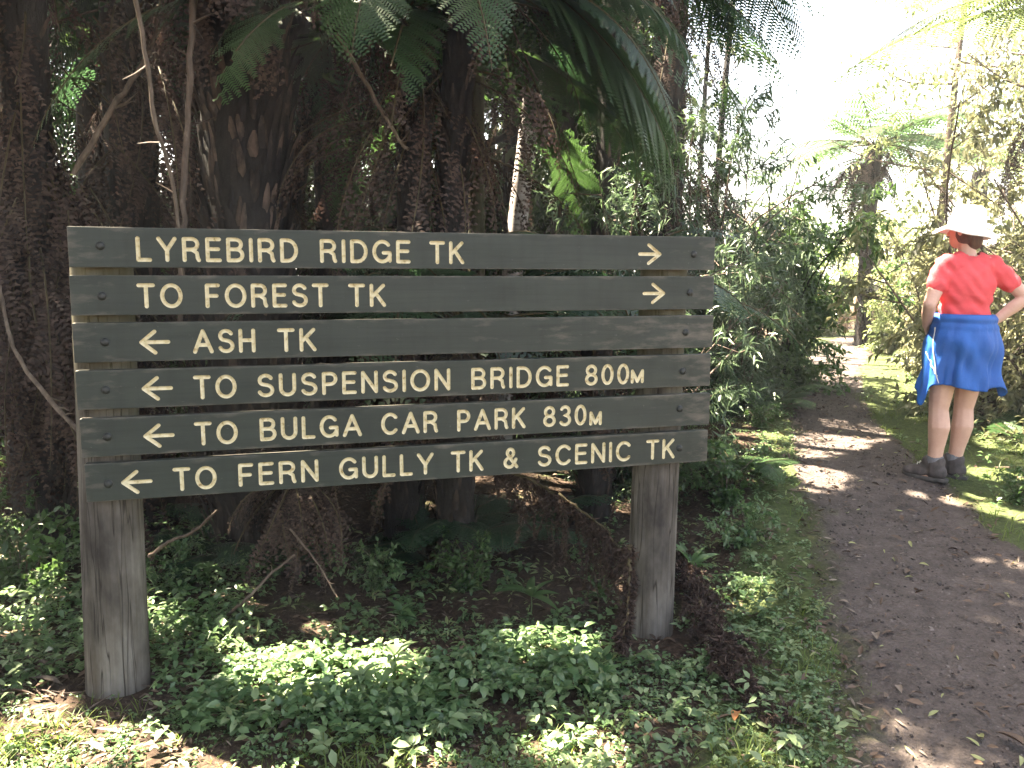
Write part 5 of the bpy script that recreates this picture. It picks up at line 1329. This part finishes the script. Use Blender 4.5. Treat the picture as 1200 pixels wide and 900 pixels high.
    fallen([at(580, 545, 4.3), at(640, 572, 4.1), at(700, 612, 3.95), at(735, 655, 3.8)], 'drooping dead frond arching from the dark towards the right post', .32, 551, 30)
    fallen([at(738, 640, 3.62), at(736, 700, 3.52), at(730, 752, 3.42)], 'dead frond hanging down against the right post left side', .11, 552, 30)
    a, b, c = ground_at(795, 690), ground_at(842, 775), ground_at(905, 852)
    fallen([a + [0, .05, .16], b + [0, 0, .09], c + [0, 0, .02]], 'fallen shaggy dead frond lying on the verge right of the post', .17, 553, 120, True)
    # sticks, branches, vines
    def stick(name, pts, r, mat, lab, n=24, cat='branch', k=7):
        P = bez(pts, n); root = tag(bpy.data.objects.new(name, None), lab, cat); COL.objects.link(root); root.location = P[0]
        rg = np.random.default_rng(len(lab)); rr = np.linspace(r[0], r[1], n) * (1 + rg.normal(0, .06, n))
        Q = P - P[0]; V, F = tube(Q + rg.normal(0, r[0] * .22, Q.shape), rr, k)
        mbs = MB(); mbs.add(V, F); ln = np.linalg.norm(Q[-1])
        for j in range(5 if cat == 'branch' else 3):
            i = int(rg.integers(3, n - 3)); d = nrm(nrm(Q[i + 1] - Q[i]) * .7 + rg.normal(0, .7, 3)) * ln * rg.uniform(.05, .16)
            mbs.add(*tube(np.array([Q[i], Q[i] + d * .5 + rg.normal(0, .004, 3), Q[i] + d]), [rr[i] * .5, rr[i] * .35, rr[i] * .12], 5))
        V, F, _m = mbs.arrays()
        bpy.data.objects.remove(root)
        o = link(name, mesh_from(name, V, F, np.zeros(len(F), int), [mat]), None, P[0]); tag(o, lab, cat)
    stick('branch', [at(85, 205, 4.3), at(130, 130, 4.3), at(165, 80, 4.4), at(195, 20, 4.5), at(225, -40, 4.6)], (.015, .011), M_stickl, 'bare slanting branch crossing the dark upper left corner')
    stick('vine', [at(155, -20, 3.7), at(172, 70, 3.7), at(180, 135, 3.7), at(196, 190, 3.75), at(211, 268, 3.8), at(215, 330, 3.9)], (.011, .007), M_stickl, 'thin pale vine hanging behind the top board')
    stick('pole', [at(228, -30, 4.0), at(222, 100, 4.0), at(214, 265, 4.0), at(210, 420, 4.1)], (.016, .013), M_stick, 'thin dark upright sapling stem beside the pale vine')
    stick('branch', [at(0, 335, 3.5), at(12, 395, 3.45), at(35, 440, 3.4), at(85, 498, 3.3), at(110, 520, 3.35)], (.007, .010), M_stickl, 'curved grey branch running down to the left end of the boards')
    stick('branch', [at(175, 652, 3.75), at(200, 634, 3.72), at(228, 622, 3.7), at(255, 598, 3.65)], (.009, .005), M_stick, 'pale broken branch propped behind the left post')
    stick('branch', [ground_at(262, 728) + [0, 0, .02], at(285, 706, 3.75), at(318, 672, 3.8), at(345, 650, 3.85)], (.008, .005), M_stick, 'weathered stick leaning into the dead skirt under the sign')
    stick('branch', [at(340, 620, 3.75), at(372, 660, 3.65), at(395, 700, 3.6)], (.005, .003), M_stick, 'brown stick slanting the other way in the dead skirt')
    stick('branch', [at(400, -20, 4.6), at(450, 20, 4.7), at(500, 60, 4.8), at(512, 90, 4.9)], (.020, .014), M_stick, 'dark curving stalk arching over the sign centre')
    stick('branch', [at(395, 40, 4.4), at(430, 100, 4.5), at(465, 160, 4.6), at(478, 175, 4.6)], (.012, .009), M_stickl, 'thin tan stalk sloping down beside the studded trunk')
    stick('vine', [at(585, -10, 4.9), at(608, 50, 4.9), at(630, 95, 4.9)], (.006, .005), M_stick, 'dark thin stalk slanting above the white trunk', cat='vine')
    stick('branch', [ground_at(20, 770) + [0, 0, .015], ground_at(60, 785) + [0, 0, .03], ground_at(100, 772) + [0, 0, .02]], (.011, .007), M_stick, 'dead stick lying in the litter left of the left post')
    stick('branch', [ground_at(0, 745) + [0, 0, .02], ground_at(40, 760) + [0, 0, .03], ground_at(75, 790) + [0, 0, .02]], (.008, .006), M_stickl, 'pale stick lying across the litter at the left border')
    stick('branch', [ground_at(635, 838) + [0, 0, .01], ground_at(700, 846) + [0, 0, .02], ground_at(780, 832) + [0, 0, .015]], (.006, .004), M_stick, 'short dark twig lying in the grass before the sign')
    # three dim trunks low behind the boards
    for px, y, lab in ((470, 4.9, 'short black fern trunk in the gloom under the sign centre'), (540, 4.6, 'black fern trunk in the gloom left of the dead arching frond'), (700, 5.2, 'dark fern trunk just left of the right post in the gloom')):
        tree_fern(gp(px, y), 1.35, .11, lab, 600 + px, nf=10, L=1.3, W=.28, skirt=16, skL=1.0, mat=M_fernd, skW=.14, spacing=.022, npin=22)
    S1 = shrub_mb(.62, .42, 12, 1500, OVATE, .05, 211, droop=.1, low=.1, r=.005, tw=4, sub=7)
    S2 = shrub_mb(.5, .35, 10, 1100, OVATE, .045, 212, droop=.1, low=.1, r=.004, tw=4, sub=7)
    p1, p2 = Proto(S1, [M_broad, M_stick]), Proto(S2, [M_cover, M_stick])
    for p, px, py, rz, sc, lab in ((p1, 30, 690, 0, 1.0, 'small-leaved bush sparkling with sun at the left border'), (p1, 75, 640, 2, .9, 'small-leaved bush just left of the left post'), (p2, 30, 590, 1, 1.1, 'bushy seedlings higher up the bank at the left border'),
                                   (p2, 195, 690, 4, .7, 'small bush half behind the left post'), (p1, 850, 590, 1, .75, 'dense low bush under the sign right end'), (p2, 860, 640, 3, .7, 'low leafy bush on the verge right of the post'),
                                   (p2, 440, 690, 2, .7, 'dim leafy bush under the boards right of the dead skirt'), (p1, 780, 600, 5, .8, 'leafy bush behind the right post'), (p1, 890, 500, 0, .45, 'small bush on the left verge half way along the track'),
                                   (p1, 1195, 590, 2, .55, 'low bush on the right verge behind the walker boots'), (p1, 545, 690, 3, .6, 'dim bush between silvery plant and right post')):
        g = ground_at(px, py); r = empty('bush', tuple(g), lab, 'bush', None, rz, sc); place('foliage', p, r)

def build_pebbles():
    rg = np.random.default_rng(640); g = MB(); n = 5200
    y = 2.35 + 6 * rg.uniform(0, 1, n) ** 1.7; d = rg.uniform(-1.1, 1.1, n); x = pathc(y) + d * pathw(y)
    s = rg.uniform(.0015, .0065, n) * (1 + .8 * (rg.uniform(0, 1, n) < .06)); z = hpath(x, y) + s * .25
    c = np.array([[-1, -1, -.6], [1, -1, -.6], [1, 1, -.6], [-1, 1, -.6], [-.6, -.6, .6], [.6, -.6, .6], [.6, .6, .6], [-.6, .6, .6]])
    V = np.stack([x, y, z], 1)[:, None] + c[None] * s[:, None, None] * rg.uniform(.6, 1.3, (n, 8, 3))
    Q = np.array([[0, 1, 5, 4], [1, 2, 6, 5], [2, 3, 7, 6], [3, 0, 4, 7], [4, 5, 6, 7]])[None] + (np.arange(n) * 8)[:, None, None]
    g.add(V, Q)
    V, Q, M = g.arrays()
    m = solidmat('grit', [(.25, (.025, .02, .019)), (.55, (.085, .07, .066)), (.85, (.15, .125, .115))], scale=(30, 30, 30), rough=.85, bump=0, island=.7)
    tag(link('pebbles', mesh_from('pebbles', V, Q, M, [m], False)), 'small grit and crumbs of soil on the dirt track', 'pebbles', kind='stuff')

def build_fallen_leaves():
    rg = np.random.default_rng(700); t = [leaf_t(.30, .25, .2, .45, 4), leaf_t(.24, -.25, .25, .45, 4), leaf_t(.42, .3, .15, .45, 4)]
    me = {}
    mats = {'brown': M_litter, 'pale': M_leafp, 'yellow': M_leafy}
    for k, q in enumerate(t):
        for c, m in mats.items():
            mb = MB(); scatter(mb, q, np.zeros((1, 3)), np.array([[0, 1.0, 0]]), np.array([[0, 0, 1.0]]), np.array([1.0])); V, Q, M = mb.arrays()
            me[k, c] = mesh_from('fallen_leaf', V - [0, .5, 0], Q, M, [m])
    lab = {'brown': 'curled brown leaf lying on the dirt track', 'pale': 'pale dry leaf lying on the dirt track', 'yellow': 'yellowish green leaf lying on the dirt track or its verge'}
    n = 0
    while n < 280:
        y = 2.3 + 5.5 * rg.uniform() ** 1.9; d = rg.uniform(-1.35, 1.1); x = float(pathc(y) + d * pathw(y))
        if d > -.2 and rg.uniform() < .45: continue
        c = rg.choice(['brown', 'pale', 'yellow'], p=[.58, .19, .23]); k = int(rg.integers(0, 3))
        o = link('fallen_leaf', me[k, c]); s = rg.uniform(.028, .07)
        o.location = (x, y, gz(x, y) + .008 + s * .05); o.scale = (s * rg.uniform(.8, 1.1), s, s)
        o.rotation_euler = (rg.normal(0, .22), rg.normal(0, .3), rg.uniform(0, 2 * PI))
        tag(o, lab[c], 'leaf', 'fallen %s leaves on the track' % c); n += 1
    for px, py, s, mat, lb in ((862, 847, .085, M_leaford, 'orange brown leaf lying beside the fallen dead frond'), (1082, 668, .05, M_leafy, 'bright yellow leaf alone in the middle of the track'), (1026, 752, .08, M_leafp, 'long silvery leaf near the left edge of the track'),
                               (520, 605, .11, M_leafp, 'large curled tan leaf caught under the bottom board'), (552, 780, .09, M_leafy, 'smooth green fallen leaf in front of the silvery plant'), (1185, 875, .12, M_litter, 'broad brown leaf at the lower right corner')):
        mb = MB(); scatter(mb, leaf_t(.42, .3, .15, .45, 6), np.zeros((1, 3)), np.array([[0, 1.0, 0]]), np.array([[0, 0, 1.0]]), np.array([1.0])); V, Q, M = mb.arrays()
        o = link('fallen_leaf', mesh_from('fallen_leaf', V - [0, .5, 0], Q, M, [mat])); p = ground_at(px, py)
        o.location = (p[0], p[1], p[2] + .03); o.scale = (s, s, s); o.rotation_euler = (.15, .2, rg.uniform(0, 6)); tag(o, lb, 'leaf')
# ------------------------------------------------------------------ light, camera, view
def build_glare_haze(dens):  # added volume imitating lens glare; washes out the sunlit distance
    b = bmesh.new(); bmesh.ops.create_cube(b, size=1, matrix=Matrix.Translation((0, 320, 6.5)) @ Matrix.Diagonal((812, 772, 21, 1)))
    me = bpy.data.meshes.new('haze'); b.to_mesh(me); b.free()
    m, nt, out = newmat('haze'); v = N(nt, 'ShaderNodeVolumePrincipled'); v.inputs['Density'].default_value = dens; v.inputs['Color'].default_value = (.95, .96, 1, 1); v.inputs['Anisotropy'].default_value = .25
    nt.links.new(v.outputs[0], out.inputs['Volume']); me.materials.append(m)
    tag(link('haze', me), 'thin bright air between the trees', 'haze', kind='stuff')

def setup():
    w = bpy.data.worlds.new('World'); SC.world = w; w.use_nodes = True
    nt = w.node_tree; bg = nt.nodes['Background']
    sk = nt.nodes.new('ShaderNodeTexSky'); sk.sky_type = 'NISHITA'; sk.sun_disc = False
    sk.sun_elevation = EL; sk.sun_rotation = math.atan2(S[0], S[1])
    sk.dust_density = 3.0; sk.air_density = 1.0; sk.ozone_density = 1.0
    nt.links.new(sk.outputs[0], bg.inputs[0]); bg.inputs[1].default_value = SKY
    sl = bpy.data.lights.new('sun', 'SUN'); sl.energy = SUN; sl.angle = R(.53); sl.color = (1.0, .95, .86)
    so = bpy.data.objects.new('sun', sl); COL.objects.link(so)
    so.rotation_euler = Vector(S).to_track_quat('Z', 'Y').to_euler(); so.location = (-8, 3, 8)
    cd = bpy.data.cameras.new('camera'); co = bpy.data.objects.new('camera', cd); COL.objects.link(co)
    cd.sensor_fit = 'HORIZONTAL'; cd.angle_x = 2 * math.atan(600 / F_PX); cd.clip_start = .05; cd.clip_end = 2000
    cr, sr = math.cos(ROLL), math.sin(ROLL)
    X = RGT * cr + UPV * sr * 1.0
    Yv = -RGT * sr + UPV * cr
    # image x to the right must read u*cr - v*sr: roll the camera the matching way
    m = Matrix(((X[0], Yv[0], -FWD[0], EYE[0]), (X[1], Yv[1], -FWD[1], EYE[1]), (X[2], Yv[2], -FWD[2], EYE[2]), (0, 0, 0, 1)))
    co.matrix_world = m
    SC.camera = co
    v = SC.view_settings; v.view_transform = 'Standard'; v.look = 'None'; v.gamma = 1.0; v.use_curve_mapping = False; v.exposure = EXPO
    v.use_white_balance = True; v.white_balance_temperature = WBT; v.white_balance_tint = 10
    c = SC.cycles
    SC.render.engine = 'CYCLES'
    c.max_bounces = 7; c.diffuse_bounces = 4; c.glossy_bounces = 2; c.transmission_bounces = 4; c.transparent_max_bounces = 4
    c.use_denoising = True; c.sample_clamp_indirect = 6.0
    c.volume_bounces = 0; c.caustics_reflective = False; c.caustics_refractive = False
SKY, SUN, EXPO, WBT = .05, 5.0, 4.08, 7900
import time as _t
_t0 = _t.time()
def _lap(n):
    print('LAP', n, round(_t.time() - _t0, 1), flush=True)
build_ground(); build_sign(); _lap('sign'); build_person(); _lap('person')
build_near_ferns(); _lap('ferns'); build_shrubs(); _lap('shrubs'); build_trees(); _lap('trees'); build_cover(); _lap('cover'); build_small_plants(); _lap('small'); build_pebbles(); build_fallen_leaves()
build_glare_haze(.0028)
setup()
